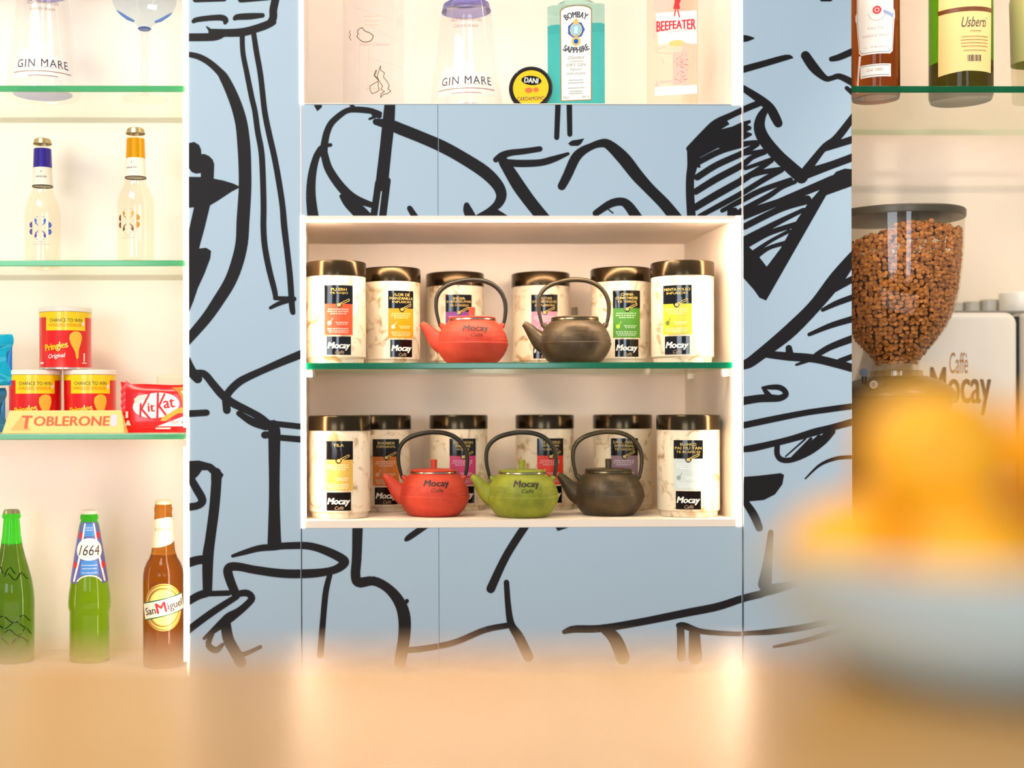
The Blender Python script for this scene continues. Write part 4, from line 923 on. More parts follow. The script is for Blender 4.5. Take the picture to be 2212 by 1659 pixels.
bt = [[(x, y * (1 + 0.35 * abs(x) / (41 * sc)) - 0.2 * abs(x) * 0.2) for x, y in q] for q in bt]
flat('brand_lettering', mv(bt, fx(1463), lz(52)), M_REDP, t, on_front(-0.0287))
flat('city_lettering', mv(fit_text('LONDON', 42 * sc, 4.5 * sc, space=1.6), fx(1465), lz(66)), mat('tan_grey_print', (190, 170, 160), 0.5), t, on_front(-0.0287))
flat('gold_seal', ell2d(fx(1464), lz(92.5), 16.5 * sc, 7 * sc, 18), mat('seal_gold', (244, 208, 128), 0.4), t, on_front(-0.0288))
flat('red_emblem', poly2d([(fx(1459), lz(-20)), (fx(1472), lz(-20)), (fx(1473), lz(2)), (fx(1470), lz(8)), (fx(1472), lz(19)), (fx(1457), lz(18)), (fx(1460), lz(4))]) + line2d([(fx(1462), lz(18)), (fx(1459.5), lz(33))], 2.4 * sc) + line2d([(fx(1466), lz(18)), (fx(1470), lz(36))], 2.4 * sc), M_REDP, t, on_front(-0.0290))
ps = poly2d([(fx(1416), lz(-20)), (fx(1452), lz(-20)), (fx(1454), lz(12)), (fx(1432), lz(22)), (fx(1416), lz(22))])
ps += rect2d(fx(1456), fx(1487), lz(183), lz(112)) + rect2d(fx(1496), fx(1501), lz(172), lz(100)) + rect2d(fx(1416), fx(1419), lz(80), lz(40)) + poly2d([(fx(1472), lz(114)), (fx(1484), lz(97)), (fx(1487), lz(97)), (fx(1484), lz(113))])
ps += rect2d(fx(1427), fx(1455), lz(177), lz(172)) + poly2d([(fx(1418), lz(184)), (fx(1422), lz(168)), (fx(1427), lz(184))]) + ring2d(fx(1422), lz(101), 3.5 * sc, 5 * sc, 14) + line2d([(fx(1427), lz(102)), (fx(1441), lz(98))], 1.5 * sc) + line2d([(fx(1418), lz(109)), (fx(1454), lz(115))], 1.5 * sc) + line2d([(fx(1433), lz(124)), (fx(1437), lz(135))], 2 * sc)
flat('pink_print', ps, mat('pale_pink_print', (248, 196, 178), 0.5), t, fr)
ps = []
for q in range(46): 
    xx, zz = random.uniform(1457, 1486), random.uniform(114, 181); ps += rect2d(fx(xx), fx(xx + random.uniform(1, 5)), lz(zz + 1.2), lz(zz))
flat('red_fleck_print', ps, mat('rose_print', (228, 120, 112), 0.5), t, on_front(-0.0287))

# --- goblet on the left shelf
loc, az = base_at(314, 0.10, ZL1 + 0.0004)
t = thing('gin_goblet', 'stemmed balloon gin glass with pale blue base on the highest left shelf', 'glass', loc, az)
G().lathe([(0, 0.0), (0.036, 0.0), (0.0365, 0.0012), (0.030, 0.0022), (0.010, 0.004), (0.0055, 0.010), (0.0052, 0.09), (0.0068, 0.107), (0.009, 0.1105)], 36).build('stem', clear_glass('stem_glass', (246, 247, 246), 0.28), t, True)
G().lathe([(0.0085, 0.1105), (0.0108, 0.112), (0.012, 0.1165), (0.016, 0.121), (0.028, 0.1275), (0.043, 0.138), (0.050, 0.152), (0.052, 0.17), (0.049, 0.195), (0.044, 0.215)], 40).build('goblet_bowl', clear_glass('goblet_glass', (236, 243, 248), 0.28), t, True)
G().lathe([(0, 0.111), (0.009, 0.1106), (0.0106, 0.1125), (0.0085, 0.114), (0, 0.1145)], 30).build('blue_collar', mat('blue_collar_glass', (96, 132, 206), 0.1, trans=0.5, ior=1.2), t, True)
ps = G()
for sx in (-1, 1):
    ps.tube([(sx * 0.016, -0.004, 0.1225), (sx * 0.026, -0.004, 0.1265), (sx * 0.036, -0.003, 0.1335), (sx * 0.043, 0, 0.1395)], [0.0018, 0.0028, 0.0022, 0.0008], 8)
ps.build('blue_swirl', mat('blue_swirl_glass', (120, 160, 224), 0.15, trans=0.4, ior=1.2), t, True)

# --- small clear tonic bottles
def tonic(px, Y, label, foil, ink, ink2, rot):
    loc, az = base_at(px, Y, ZL2 + 0.0004)
    az += math.radians(rot)
    t = thing('tonic_bottle', label, 'bottle', loc, az, 'small clear tonic bottles')
    pr = [(0, 0.004), (0.022, 0.004), (0.026, 0.0), (0.0278, 0.003), (0.0284, 0.010), (0.0286, 0.085), (0.0272, 0.098), (0.0225, 0.112), (0.0180, 0.121), (0.0166, 0.128), (0.0150, 0.150), (0.0140, 0.182), (0.0136, 0.196), (0.0138, 0.2035), (0, 0.2035)]
    rf = prof_fun(pr)
    G().lathe(pr, 40).build('bottle_body', clear_glass('tonic_glass', (251, 248, 240), 0.28), t, True)
    crown_cap(t, 0.0138, 0.2005, M_CAP, 0.009)
    full = lambda z0, z1, frac=1.0: rect2d(-frac * math.pi * rf((z0 + z1) / 2), frac * math.pi * rf((z0 + z1) / 2), z0, z1)
    wrap('neck_label', full(0.1335, 0.162), mat('neck_white', (246, 238, 218), 0.4), t, rf, 0, 0, 0.0003, zstep=0.006)
    wrap('neck_line', full(0.1318, 0.1335), M_DARKP, t, rf, 0, 0, 0.0004)
    wrap('foil_band', full(0.162, 0.1925), foil, t, rf, 0, 0, 0.0004, zstep=0.006)
    wrap('neck_lettering', mv(dash_lines([(0.0, 0.017)], 0, 0.0012, 0.0020, 0.0012), 0, 0.1465) + ell2d(0, 0.1545, 0.0012, 0.0012, 8), M_GREYP, t, rf, 0, 0, 0.0006)
    # ornament of eight petals round an open cross
    ps = []; ps2 = []
    for sx in (-1, 1):
        for sy in (-1, 1):
            pet = [(0.0028, 0.0022), (0.0045, 0.0042), (0.0078, 0.0062), (0.0096, 0.0104), (0.0084, 0.0142), (0.0062, 0.0122), (0.0048, 0.0098), (0.0066, 0.0078), (0.0036, 0.0050)]
            (ps if sy > 0 else ps2).extend(poly2d([(x * sx * 0.8, y * sy) for x, y in pet]))
            pet = [(0.0115, 0.0006), (0.0152, 0.0012), (0.0168, 0.0046), (0.0152, 0.0080), (0.0118, 0.0092)]
            (ps if sx > 0 else ps2).extend(poly2d([(x * sx * 0.92, y * sy) for x, y in pet]))
            ps += ell2d(0.004 * sx, 0.0156 * sy, 0.0009, 0.0007, 6)
    wrap('ornament', mv(ps, 0, 0.062, 0, 1.2, 1.15), ink, t, rf, 0, 0, 0.0005, step=0.003)
    wrap('ornament_shade', mv(ps2, 0, 0.062, 0, 1.2, 1.15), ink2, t, rf, 0, 0, 0.0005, step=0.003)
    wrap('small_print', mv(dash_lines([(0.0365, 0.026), (0.0405, 0.010)], 0, 0.0006), 0.001, 0), mat('pale_grey_print', (196, 186, 170), 0.5), t, rf, 0, 0, 0.0005)
    return t
tonic(93, 0.135, 'small clear tonic bottle with violet blue neck foil', mat('foil_blue', (66, 52, 160), 0.25, metal=0.5), mat('ink_blue', (86, 112, 204), 0.3, metal=0.3), mat('ink_violet', (98, 84, 160), 0.3, metal=0.3), -8)
tonic(294, 0.055, 'small clear tonic bottle with orange gold neck foil', mat('foil_orange', (240, 166, 18), 0.25, metal=0.5), mat('ink_orange', (222, 150, 60), 0.3, metal=0.3), mat('ink_brown', (120, 74, 50), 0.3, metal=0.3), -24)

# --- beer bottles on the back counter
WZ = WT_Z + 0.0005
def beer(px, Y, top_py, px_r, prof, glass, label, cap, name='beer_bottle', level=None, liquid=None):
    loc, az = base_at(px, Y, WZ)
    t = thing(name, label, 'bottle', loc, az, 'beer bottles on the left back counter')
    H = P(px, top_py, Y).z - WZ - 0.005
    k = px_r * S(Y)
    pr = [(r * k, z * H) for r, z in prof]
    cut = level * H if level else None
    if cut:
        rf = prof_fun(pr[1:])
        lo = [p for p in pr if p[1] < cut] + [(rf(cut), cut), (0, cut)]
        hi = [(0, cut + 0.0003), (rf(cut), cut + 0.0003)] + [p for p in pr if p[1] > cut]
        G().lathe(lo, 44).build('bottle_body', liquid, t, True); G().lathe(hi, 44).build('bottle_neck', glass, t, True)
    else:
        G().lathe(pr, 44).build('bottle_body', glass, t, True)
    crown_cap(t, pr[-2][0], H - 0.0015, cap, 0.0065)
    return t, prof_fun(pr[1:]), H
M_GRN = mat('green_glass_bright', (70, 214, 50), 0.03, trans=0.95, ior=1.22)
M_GRNB = mat('green_glass_beer', (150, 196, 36), 0.03, trans=0.95, ior=1.26)
M_GRND = mat('green_glass_olive', (92, 134, 36), 0.03, trans=0.95, ior=1.3)
M_BRN = mat('brown_glass_clear', (206, 136, 50), 0.03, trans=0.95, ior=1.22)
M_BRNB = mat('brown_glass_beer', (168, 98, 28), 0.03, trans=0.95, ior=1.26)
neck = [(0.33, 0.955), (0.36, 0.957), (0.385, 0.967), (0.385, 0.985), (0.36, 0.992), (0.34, 1.0), (0, 1.0)]
t, rf, H = beer(24, 0.13, 1100, 48, [(0, 0.01), (0.84, 0.01), (0.96, 0.0), (1.0, 0.015), (1.0, 0.40), (0.97, 0.47), (0.88, 0.55), (0.74, 0.63), (0.60, 0.70), (0.49, 0.77), (0.41, 0.85), (0.37, 0.93), (0.345, 0.955), (0.38, 0.958), (0.41, 0.967), (0.41, 0.985), (0.375, 0.992), (0.36, 1.0), (0, 1.0)],
     M_GRN, 'long necked green beer bottle without paper label', mat('cap_dark', (150, 150, 110), 0.3, metal=0.6), level=0.79, liquid=M_GRND)
for zz, a0, a1 in ((0.62, -0.9, 0.2), (0.58, -0.4, 0.9), (0.26, -1.0, 0.6), (0.21, -0.3, 1.0), (0.16, -0.8, 0.8), (0.30, -0.6, 0.9)):
    pts = []
    for q in range(13):
        a = a0 + (a1 - a0) * q / 12; z = (zz + 0.022 * math.sin(q * 0.9)) * H; r = rf(z) + 0.0002; pts.append((r * math.sin(a), -r * math.cos(a), z))
    G().tube(pts, 0.0011, 6).build('moulded_scroll', M_GRND, t, True)
t, rf, H = beer(192, 0.13, 1101, 45, [(0, 0.01), (0.80, 0.01), (0.92, 0.0), (0.96, 0.015), (0.94, 0.12), (0.935, 0.30), (0.94, 0.335), (0.965, 0.345), (1.0, 0.365), (1.0, 0.40), (0.97, 0.45), (0.87, 0.55), (0.66, 0.75), (0.49, 0.90), (0.45, 0.925), (0.40, 0.945), (0.40, 0.955), (0.43, 0.962), (0.43, 0.978), (0.40, 0.985), (0.385, 1.0), (0, 1.0)],
     M_GRN, 'green beer bottle with blue and white cone label and white oval', mat('cap_white', (240, 232, 210), 0.35), level=0.905, liquid=M_GRNB)
def zz(y): return (P(192, y, 0.10).z - WZ)
kx = S(0.10)
ar = [(22 * kx * math.cos(q), zz(1262) + 22 * kx * math.sin(q)) for q in [math.pi * k / 14 for k in range(15)]]
lab = wrap('cone_label', poly2d([(60 * kx, zz(1258)), (30 * kx, zz(1130)), (-30 * kx, zz(1130)), (-60 * kx, zz(1258))] + ar[::-1]), mat('label_blue_violet', (92, 96, 170), 0.4), t, rf, 0, 0, 0.0003, zstep=0.006)
wrap('label_edging', line2d([(-29 * kx, zz(1256)), (-20 * kx, zz(1200)), (-14 * kx, zz(1134))], 5 * kx) + line2d([(29 * kx, zz(1256)), (21 * kx, zz(1200)), (15 * kx, zz(1134))], 5 * kx) + line2d([(24 * kx * math.cos(a), zz(1268) + 24 * kx * math.sin(a)) for a in [0.5 + 2.14 * q / 12 for q in range(13)]], 2.5 * kx), M_PAPER, lab, rf, 0, 0, 0.0006, zstep=0.006)
for q in (rect2d(-13 * kx, 13 * kx, zz(1160), zz(1134)), rect2d(-19 * kx, 19 * kx, zz(1243), zz(1212))):
    wrap('label_blue', q, mat('label_sky_blue', (70, 140, 214), 0.4), lab, rf, 0, 0, 0.0005, zstep=0.006)
wrap('label_red', [q for sx in (-1, 1) for yy, xx in ((1158, 24), (1222, 30)) for q in poly2d([(sx * (xx - 6) * kx, zz(yy - 4)), (sx * (xx + 5) * kx, zz(yy - 8)), (sx * (xx + 6) * kx, zz(yy + 6)), (sx * (xx - 4) * kx, zz(yy + 8))])], M_REDP, lab, rf, 0, 0, 0.0007, zstep=0.006)
wrap('oval_label', ell2d(0, zz(1188), 30 * kx, 24 * kx, 36), M_PAPER, t, rf, 0, 0, 0.0009, zstep=0.006)
wrap('lettering', mv(fit_text('1664', 45 * kx, 22 * kx, shear=0.25), 0, zz(1190)), M_DARKP, t, rf, 0, 0, 0.0012, zstep=0.004)
wrap('small_print', mv(dash_lines([(zz(1142), 20 * kx), (zz(1147), 18 * kx), (zz(1222), 30 * kx), (zz(1229), 26 * kx), (zz(1238), 26 * kx)], 0, 0.0008), 0, 0), mat('label_pale', (196, 214, 236), 0.4), t, rf, 0, 0, 0.0010)
t, rf, H = beer(352, 0.085, 1080, 44, [(0, 0.01), (0.84, 0.01), (0.96, 0.0), (1.0, 0.015), (1.0, 0.52), (0.985, 0.56), (0.93, 0.60), (0.82, 0.635), (0.68, 0.665), (0.585, 0.70), (0.53, 0.76), (0.47, 0.85), (0.43, 0.93), (0.42, 0.945), (0.435, 0.95), (0.445, 0.965), (0.44, 0.975), (0.41, 0.98), (0.40, 1.0), (0, 1.0)],
     M_BRN, 'brown beer bottle with round gold label and slanting cream banner', mat('cap_cream', (232, 214, 170), 0.35, metal=0.3), level=0.685, liquid=M_BRNB)
def zz(y): return (P(352, y, 0.055).z - WZ)
kx = S(0.055)
wrap('neck_label', poly2d([(-32 * kx, zz(1126)), (-10 * kx, zz(1122)), (12 * kx, zz(1119)), (32 * kx, zz(1122)), (34 * kx, zz(1168)), (14 * kx, zz(1178)), (-6 * kx, zz(1184)), (-34 * kx, zz(1187))]), mat('neck_cream', (244, 228, 188), 0.45), t, rf, 0, 0, 0.0004, zstep=0.006)
wrap('neck_lettering', mv(fit_text('ESPECIAL', 40 * kx, 6 * kx, space=1.3), 0, zz(1146)), mat('olive_letter', (120, 112, 70), 0.5), t, rf, 0, 0, 0.0007)
lc = zz(1312)
wrap('round_label', ell2d(0, lc, 46 * kx, 51 * kx, 44), mat('label_gold', (222, 178, 92), 0.35, metal=0.25), t, rf, 0, 0, 0.0003)
wrap('label_ring', ring2d(0, lc, 36 * kx, 38 * kx, 40, 1.1) + ring2d(0, lc, 43 * kx, 44.5 * kx, 40, 1.1), mat('label_brown', (110, 84, 30), 0.4), t, rf, 0, 0, 0.0005)
wrap('label_centre', ell2d(0, lc, 33 * kx, 37 * kx, 36), mat('label_yellow', (240, 208, 116), 0.4), t, rf, 0, 0, 0.0005)
ban = math.radians(13)
wrap('banner_edge', mv(rect2d(-50 * kx, 50 * kx, -19 * kx, 19 * kx), 0, lc, ban), mat('banner_green', (24, 92, 60), 0.4), t, rf, 0, 0, 0.0008)
wrap('banner', mv(rect2d(-50 * kx, 50 * kx, -16.5 * kx, 16.5 * kx), 0, lc, ban), mat('banner_cream', (246, 236, 206), 0.4), t, rf, 0, 0, 0.0011)
wrap('lettering', mv(mv(fit_text('San', 26 * kx, 16 * kx, bold=0.008), -31 * kx, -1 * kx) + mv(fit_text('iguel', 36 * kx, 22 * kx, bold=0.008), 27 * kx, -2 * kx), 0, lc, ban), M_DARKP, t, rf, 0, 0, 0.0014)
wrap('red_initial', mv(mv(fit_text('M', 20 * kx, 22 * kx, bold=0.012), -5 * kx, 1 * kx), 0, lc, ban), M_REDP, t, rf, 0, 0, 0.0015)

# ------------------------------------------------------------------ snacks on the left glass shelf
SZ = ZL3 + 0.0005
YC = 0.115
def wordfit(s, w, h, **k): return fit_text(s, w, h, **k)
M_CRED = mat('tube_red', (226, 22, 20), 0.3, coat=0.3)
M_CYEL = mat('tube_yellow', (250, 214, 0), 0.3, coat=0.3)
M_SILV = mat('tube_rim', (226, 222, 214), 0.25, metal=0.8)
M_LIDP = mat('milky_lid', (246, 240, 226), 0.3)
CR = 55.0 * S(YC); CHH = 0.0985
cpr = [(0, 0.0015), (CR - 0.001, 0.0), (CR + 0.0005, 0.0006), (CR + 0.0005, 0.0022), (CR, 0.003), (CR, CHH - 0.008), (0, CHH - 0.008)]
CAN_ME = G().lathe(cpr, 48).mesh('tube_body', M_CRED, True)
CLID_ME = G().lathe([(CR + 0.0003, CHH - 0.0078), (CR + 0.0011, CHH - 0.007), (CR + 0.0011, CHH - 0.001), (CR - 0.0005, CHH), (CR - 0.003, CHH - 0.0008), (0, CHH - 0.0012)], 48).mesh('tube_lid', M_LIDP, True)
CRIM_ME = G().lathe([(CR, 0.0002), (CR + 0.0010, 0.0008), (CR + 0.0010, 0.0026), (CR + 0.0001, 0.0034)], 48).mesh('bottom_rim', M_SILV, True)
crf = lambda z: CR
cz = lambda y: (795 - y) * S(YC - CR)          # heights read from the upper tube
def crisp_tube(px, z, label, rot):
    loc, az = base_at(px, YC, z)
    az += math.radians(rot)
    t = thing('crisp_tube', label, 'tube', loc, az, 'crisp tubes stacked on the glass shelf')
    put('tube_body', CAN_ME, t); put('tube_lid', CLID_ME, t); put('bottom_rim', CRIM_ME, t)
    kx = S(YC - CR); full = math.pi * CR
    def kid(k, f): o = shared(k, f); o.parent = t
    kid('c_band', lambda: wrap('yellow_band', rect2d(-full, full, CHH - 0.0165, CHH - 0.0082) + rect2d(-40 * kx, 52 * kx, cz(711), CHH - 0.016), M_CYEL, None, crf, off=0.0003))
    kid('c_l1', lambda: wrap('contest_lettering', mv(fit_text('CHANCE TO WIN', 72 * kx, 7.5 * kx), 6 * kx, cz(689)), M_DARKP, None, crf, off=0.0006))
    kid('c_l2', lambda: wrap('contest_small_lettering', mv(fit_text('WIRELESS SPEAKER', 74 * kx, 6.5 * kx), 4 * kx, cz(699.5)), mat('contest_orange', (240, 130, 20), 0.4), None, crf, off=0.0006))
    kid('c_chip', lambda: wrap('chip_picture', poly2d(smooth_pts([(14 * kx, cz(720)), (24 * kx, cz(713)), (38 * kx, cz(716)), (42 * kx, cz(728)), (38 * kx, cz(742)), (34 * kx, cz(754)), (33 * kx, cz(770)), (28 * kx, cz(771)), (25 * kx, cz(757)), (17 * kx, cz(742)), (13 * kx, cz(730))], 4)), mat('chip_gold', (246, 190, 60), 0.4), None, crf, off=0.0006))
    kid('c_word', lambda: wrap('brand_lettering', mv(mv(fit_text('Pringles', 52 * kx, 19 * kx, bold=0.012), 0, 0, 0.16), -16 * kx, cz(747)), M_CYEL, None, crf, off=0.0006))
    kid('c_orig', lambda: wrap('flavour_lettering', mv(mv(fit_text('Original', 38 * kx, 12 * kx, shear=0.25, bold=0.008), 0, 0, 0.08), -14 * kx, cz(767)), M_WHITEP, None, crf, off=0.0006))
    kid('c_sm', lambda: wrap('side_print', rect2d(-74 * kx, -69 * kx, cz(770), cz(722)) + rect2d(-62 * kx, -48 * kx, cz(783), cz(779)) + rect2d(46 * kx, 50 * kx, cz(778), cz(760)) + rect2d(42 * kx, 56 * kx, cz(782), cz(780)) + ell2d(46 * kx, cz(696), 3.5 * kx, 5 * kx, 10), M_WHITEP, None, crf, off=0.0006))
    return t
crisp_tube(76, SZ, 'red and yellow crisp tube at the lower left of the stack', -6)
crisp_tube(194.5, SZ, 'red and yellow crisp tube at the lower right of the stack', -5)
crisp_tube(141.5, SZ + CHH + 0.0004, 'red and yellow crisp tube on top of two others', -5)

# triangular chocolate box lying in front
bx0, bx1 = P(4, 930, 0.012).x, P(268, 930, 0.012).x
t = thing('chocolate_box', 'long yellow triangular chocolate box lying along the shelf front', 'box', ((bx0 + bx1) / 2, 0.012, SZ))
wb = (bx1 - bx0) / 2; hb = 0.0345; db = 0.040
def tri(w, sk, y0, z0, y1, z1, y2, z2): return [(-w, y0, z0), (w, y0, z0), (-w + sk, y1, z1), (w - sk, y1, z1), (-w, y2, z2), (w, y2, z2)]
g = G(); g.add(tri(wb, 0.007, 0, 0, db / 2, hb, db, 0), [(0, 1, 3, 2), (2, 3, 5, 4), (4, 5, 1, 0), (0, 2, 4), (1, 5, 3)])
M_CHO = mat('chocolate_yellow', (250, 212, 120), 0.35)
g.build('box_body', M_CHO, t)
sl = math.hypot(hb, db / 2); fa = math.atan2(hb, db / 2)
def on_slope(off): return lambda x, v: (x, v * math.cos(fa) - off * math.sin(fa), v * math.sin(fa) + off * math.cos(fa))
tx = P(140, 915, 0.012).x - (bx0 + bx1) / 2
flat('brand_lettering', mv(fit_text('OBLERONE', 162 * S(0.012), 0.0165, bold=0.014), tx + 0.0085, sl * 0.53), mat('chocolate_red', (240, 84, 24), 0.4), t, on_slope(0.0003))
flat('large_initial', mv(fit_text('T', 20 * S(0.012), 0.0225, bold=0.02), tx - 0.060, sl * 0.48), MATS['chocolate_red'], t, on_slope(0.0003))
flat('mountain_picture', poly2d([(-wb + 0.012, sl * 0.12), (-wb + 0.02, sl * 0.5), (-wb + 0.0255, sl * 0.72), (-wb + 0.032, sl * 0.55), (-wb + 0.044, sl * 0.12)]), mat('mountain_tan', (240, 184, 96), 0.45), t, on_slope(0.0002))
flat('side_stamp', rect2d(wb - 0.022, wb - 0.0125, sl * 0.3, sl * 0.8), mat('stamp_lilac', (226, 214, 226), 0.4), t, on_slope(0.0003))

# red wafer packet with crimped end, standing on its long side
YK = 0.052
kx = S(YK)
p0 = P(330, 930, YK)
t = thing('wafer_packet', 'red chocolate wafer packet with white oval, standing on edge beside the yellow box', 'packet', (p0.x, YK, SZ), 0.0)
def kp(x, y): return ((x - 330) * kx, (934.5 - y) * kx)
g = G(); rows = []
W0, W1, HT = kp(272, 0)[0], kp(470, 0)[0], kp(0, 831)[1]
nx_, nz_ = 22, 12
for side in (-1, 1):
    for i in range(nx_ + 1):
        for j in range(nz_ + 1):
            u, v = i / nx_, j / nz_
            bul = (min(1, 6 * u * (1 - u) + 0.05) ** 0.5) * (min(1.0, 7.5 * v * (1 - v)) ** 0.5)
            top = HT * (1 + 0.012 * math.sin(u * 9))
            rows.append((W0 + (W1 - W0) * u, side * (0.0008 + 0.0075 * bul) + 0.0002 * math.sin(30 * u + 7 * v), max(v * top, 0)))
o_ = (nx_ + 1) * (nz_ + 1); fs = []
for s0 in (0, 1):
    for i in range(nx_):
        for j in range(nz_):
            a = s0 * o_ + i * (nz_ + 1) + j; q = (a, a + nz_ + 1, a + nz_ + 2, a + 1)
            fs.append(q if s0 == 0 else q[::-1])
for i in range(nx_):
    a, b = i * (nz_ + 1), (i + 1) * (nz_ + 1); fs += [(a, o_ + a, o_ + b, b), (a + nz_, b + nz_, o_ + b + nz_, o_ + a + nz_)]
for j in range(nz_):
    a, b = j, nx_ * (nz_ + 1) + j; fs += [(a, a + 1, o_ + a + 1, o_ + a), (b, o_ + b, o_ + b + 1, b + 1)]
g.add(rows, fs)
M_WRAP = mat('wrapper_red', (226, 16, 18), 0.28, coat=0.3)
g.build('packet_body', M_WRAP, t, True)
g = G(); zs = [HT * 1.06 * k / 14 for k in range(15)]                # zigzag crimp
vs = []
for k, z in enumerate(zs): vs += [(W0 + 0.001, 0.0006, z * 0.98), (W0 - 0.0075 + (0.0015 if k % 2 else 0), -0.0012 + (0.0007 if k % 2 else -0.0007), z * (0.94 if k < 14 else 1.0)), (W0 + 0.001, -0.0006, z * 0.98)]
g.add(vs, [(3 * k + a, 3 * k + b, 3 * k + 3 + b, 3 * k + 3 + a) for k in range(14) for a, b in ((0, 1), (1, 2))])
pk = [kp(270, 840), kp(272, 822), kp(284, 830), kp(288, 838)]
g.add([(x, -0.001, z) for x, z in pk] + [(x, 0.001, z) for x, z in pk], [(0, 1, 2, 3), (7, 6, 5, 4), (0, 4, 5, 1), (1, 5, 6, 2), (2, 6, 7, 3)])
g.build('crimped_end', M_WRAP, t)
fk = lambda d: (lambda x, z: (x, -0.0086 - d, z))
xo, zo = kp(339, 876)
flat('white_oval', mv(ell2d(0, 0, 50 * kx, 27 * kx, 40), xo, zo, 0.10), M_PAPER, t, fk(0.0001))
M_KR = mat('wrapper_letter_red', (206, 16, 26), 0.35)
def ps_k(pts, w): return line2d([kp(x, y) for x, y in pts], w * kx)
big = ps_k([(306, 873), (305, 899)], 4.4) + ps_k([(324, 852), (307, 885)], 4.4) + ps_k([(308, 884), (326, 905)], 4.6)
big += ps_k([(343, 851), (341.5, 903)], 4.8) + ps_k([(357, 852), (344, 880)], 4.4) + ps_k([(345, 877), (360, 897)], 4.6)
flat('brand_initials', big, M_KR, t, fk(0.0003))
flat('brand_lettering', mv(fit_text('it', 14 * kx, 18 * kx, bold=0.014), *kp(328.5, 880.5), 0.05) + mv(fit_text('at', 23 * kx, 19 * kx, bold=0.014), *kp(366.5, 872), 0.12), M_KR, t, fk(0.00035))
flat('orange_corner', poly2d([kp(372, 838), kp(384, 846), kp(392, 858), kp(395, 872), kp(396, 884), kp(415, 884), kp(415, 834), kp(400, 836)]), mat('wrapper_orange', (244, 130, 20), 0.35), t, fk(0.0002))
flat('wafer_picture', poly2d([kp(348, 909), kp(351, 903), kp(382, 884), kp(392, 880), kp(415, 886), kp(415, 893), kp(386, 893), kp(358, 910)]), mat('wafer_orange', (250, 166, 50), 0.4), t, fk(0.0004))
flat('white_corner', poly2d([kp(341, 921), kp(415, 893), kp(415, 921)]), M_PAPER, t, fk(0.0003))
flat('white_flash', poly2d([kp(392, 845), kp(415, 846), kp(415, 862), kp(398, 856)]), M_PAPER, t, fk(0.0003))
flat('flavour_lettering', mv(fit_text('MILK & W', 44 * kx, 7 * kx), *kp(390, 912)), mat('olive_grey_print', (130, 120, 96), 0.5), t, fk(0.0005))
flat('pale_print', rect2d(*[kp(338, 0)[0], kp(370, 0)[0]], kp(0, 927)[1], kp(0, 923.5)[1]) + rect2d(kp(274, 0)[0], kp(279, 0)[0], kp(0, 903)[1], kp(0, 889)[1]) + poly2d([kp(273, 919), kp(277, 908), kp(281, 908), kp(285, 919)]) + poly2d([kp(292, 862), kp(300, 855), kp(318, 852), kp(319, 859), kp(303, 866), kp(294, 874)]), mat('wrapper_pink_white', (250, 220, 206), 0.4), t, fk(0.0004))

# pale packet standing behind the wafer
t = thing('biscuit_packet', 'pale tan packet half hidden behind the red wafer packet', 'packet', (P(392, 900, 0.12).x, 0.12, SZ))
G().rbox(-0.038, 0.028, -0.012, 0.012, 0, 0.0905, 0.004, 2).build('packet_body', mat('packet_tan', (246, 222, 190), 0.4), t, True)

# turquoise crisp bags at the left border
def pillow_bag(px0, px1, py0, py1, Y, label, c, c2):
    p0, p1 = P(px0, py1, Y), P(px1, py0, Y)
    W, H = p1.x - p0.x, p1.z - p0.z
    zb = max(0, p0.z - SZ)
    t = thing('crisp_bag', label, 'bag', ((p0.x + p1.x) / 2, Y, SZ + zb))
    g = G(); n, m_ = 26, 22; vs = []; fs = []
    rr = random.Random(px1)
    for side in (-1, 1):
        for i in range(n + 1):
            for j in range(m_ + 1):
                u, v = i / n, j / m_
                bul = (4 * u * (1 - u)) ** 0.6 * (4 * v * (1 - v)) ** 0.45
                cr = 0.0032 * math.sin(17 * u + 5 * math.sin(4 * v)) * math.cos(9 * v + 3 * u) * min(1, bul * 2)
                vs.append(((u - 0.5) * W + 0.004 * math.sin(9 * v) * (1 if i == n else 0.3), side * (0.0006 + 0.019 * bul) + cr, v * H))
    o_ = (n + 1) * (m_ + 1)
    for s0 in (0, 1):
        for i in range(n):
            for j in range(m_):
                a = s0 * o_ + i * (m_ + 1) + j; q = (a, a + m_ + 1, a + m_ + 2, a + 1); fs.append(q if s0 == 0 else q[::-1])
    for i in range(n):
        a, b = i * (m_ + 1), (i + 1) * (m_ + 1); fs += [(a, o_ + a, o_ + b, b), (a + m_, b + m_, o_ + b + m_, o_ + a + m_)]
    for j in range(m_):
        a, b = j, n * (m_ + 1) + j; fs += [(a, a + 1, o_ + a + 1, o_ + a), (b, o_ + b, o_ + b + 1, b + 1)]
    g.add(vs, fs).build('bag_body', mat('bag_foil_%d' % px1, c, 0.2, metal=0.25, coat=0.3), t, True)
    g = G(); g.add([(W / 2 - 0.006, -0.003, 0.002), (W / 2 + 0.002, -0.0015, 0.004), (W / 2 + 0.002, -0.001, H - 0.004), (W / 2 - 0.006, -0.003, H - 0.002), (W / 2 - 0.006, 0.003, 0.002), (W / 2 - 0.006, 0.003, H - 0.002)], [(0, 1, 2, 3), (4, 5, 2, 1)])
    g.build('sealed_edge', mat('bag_seal_%d' % px1, c2, 0.25, metal=0.2), t)
    return t
pillow_bag(-150, 9, 838, 934, 0.10, 'teal snack bag standing on the shelf below a turquoise one at the left border', (60, 140, 176), (40, 110, 150))
pillow_bag(-150, 24, 722, 833, 0.09, 'shiny turquoise snack bag lying on the teal one at the left border', (16, 186, 222), (0, 104, 176))

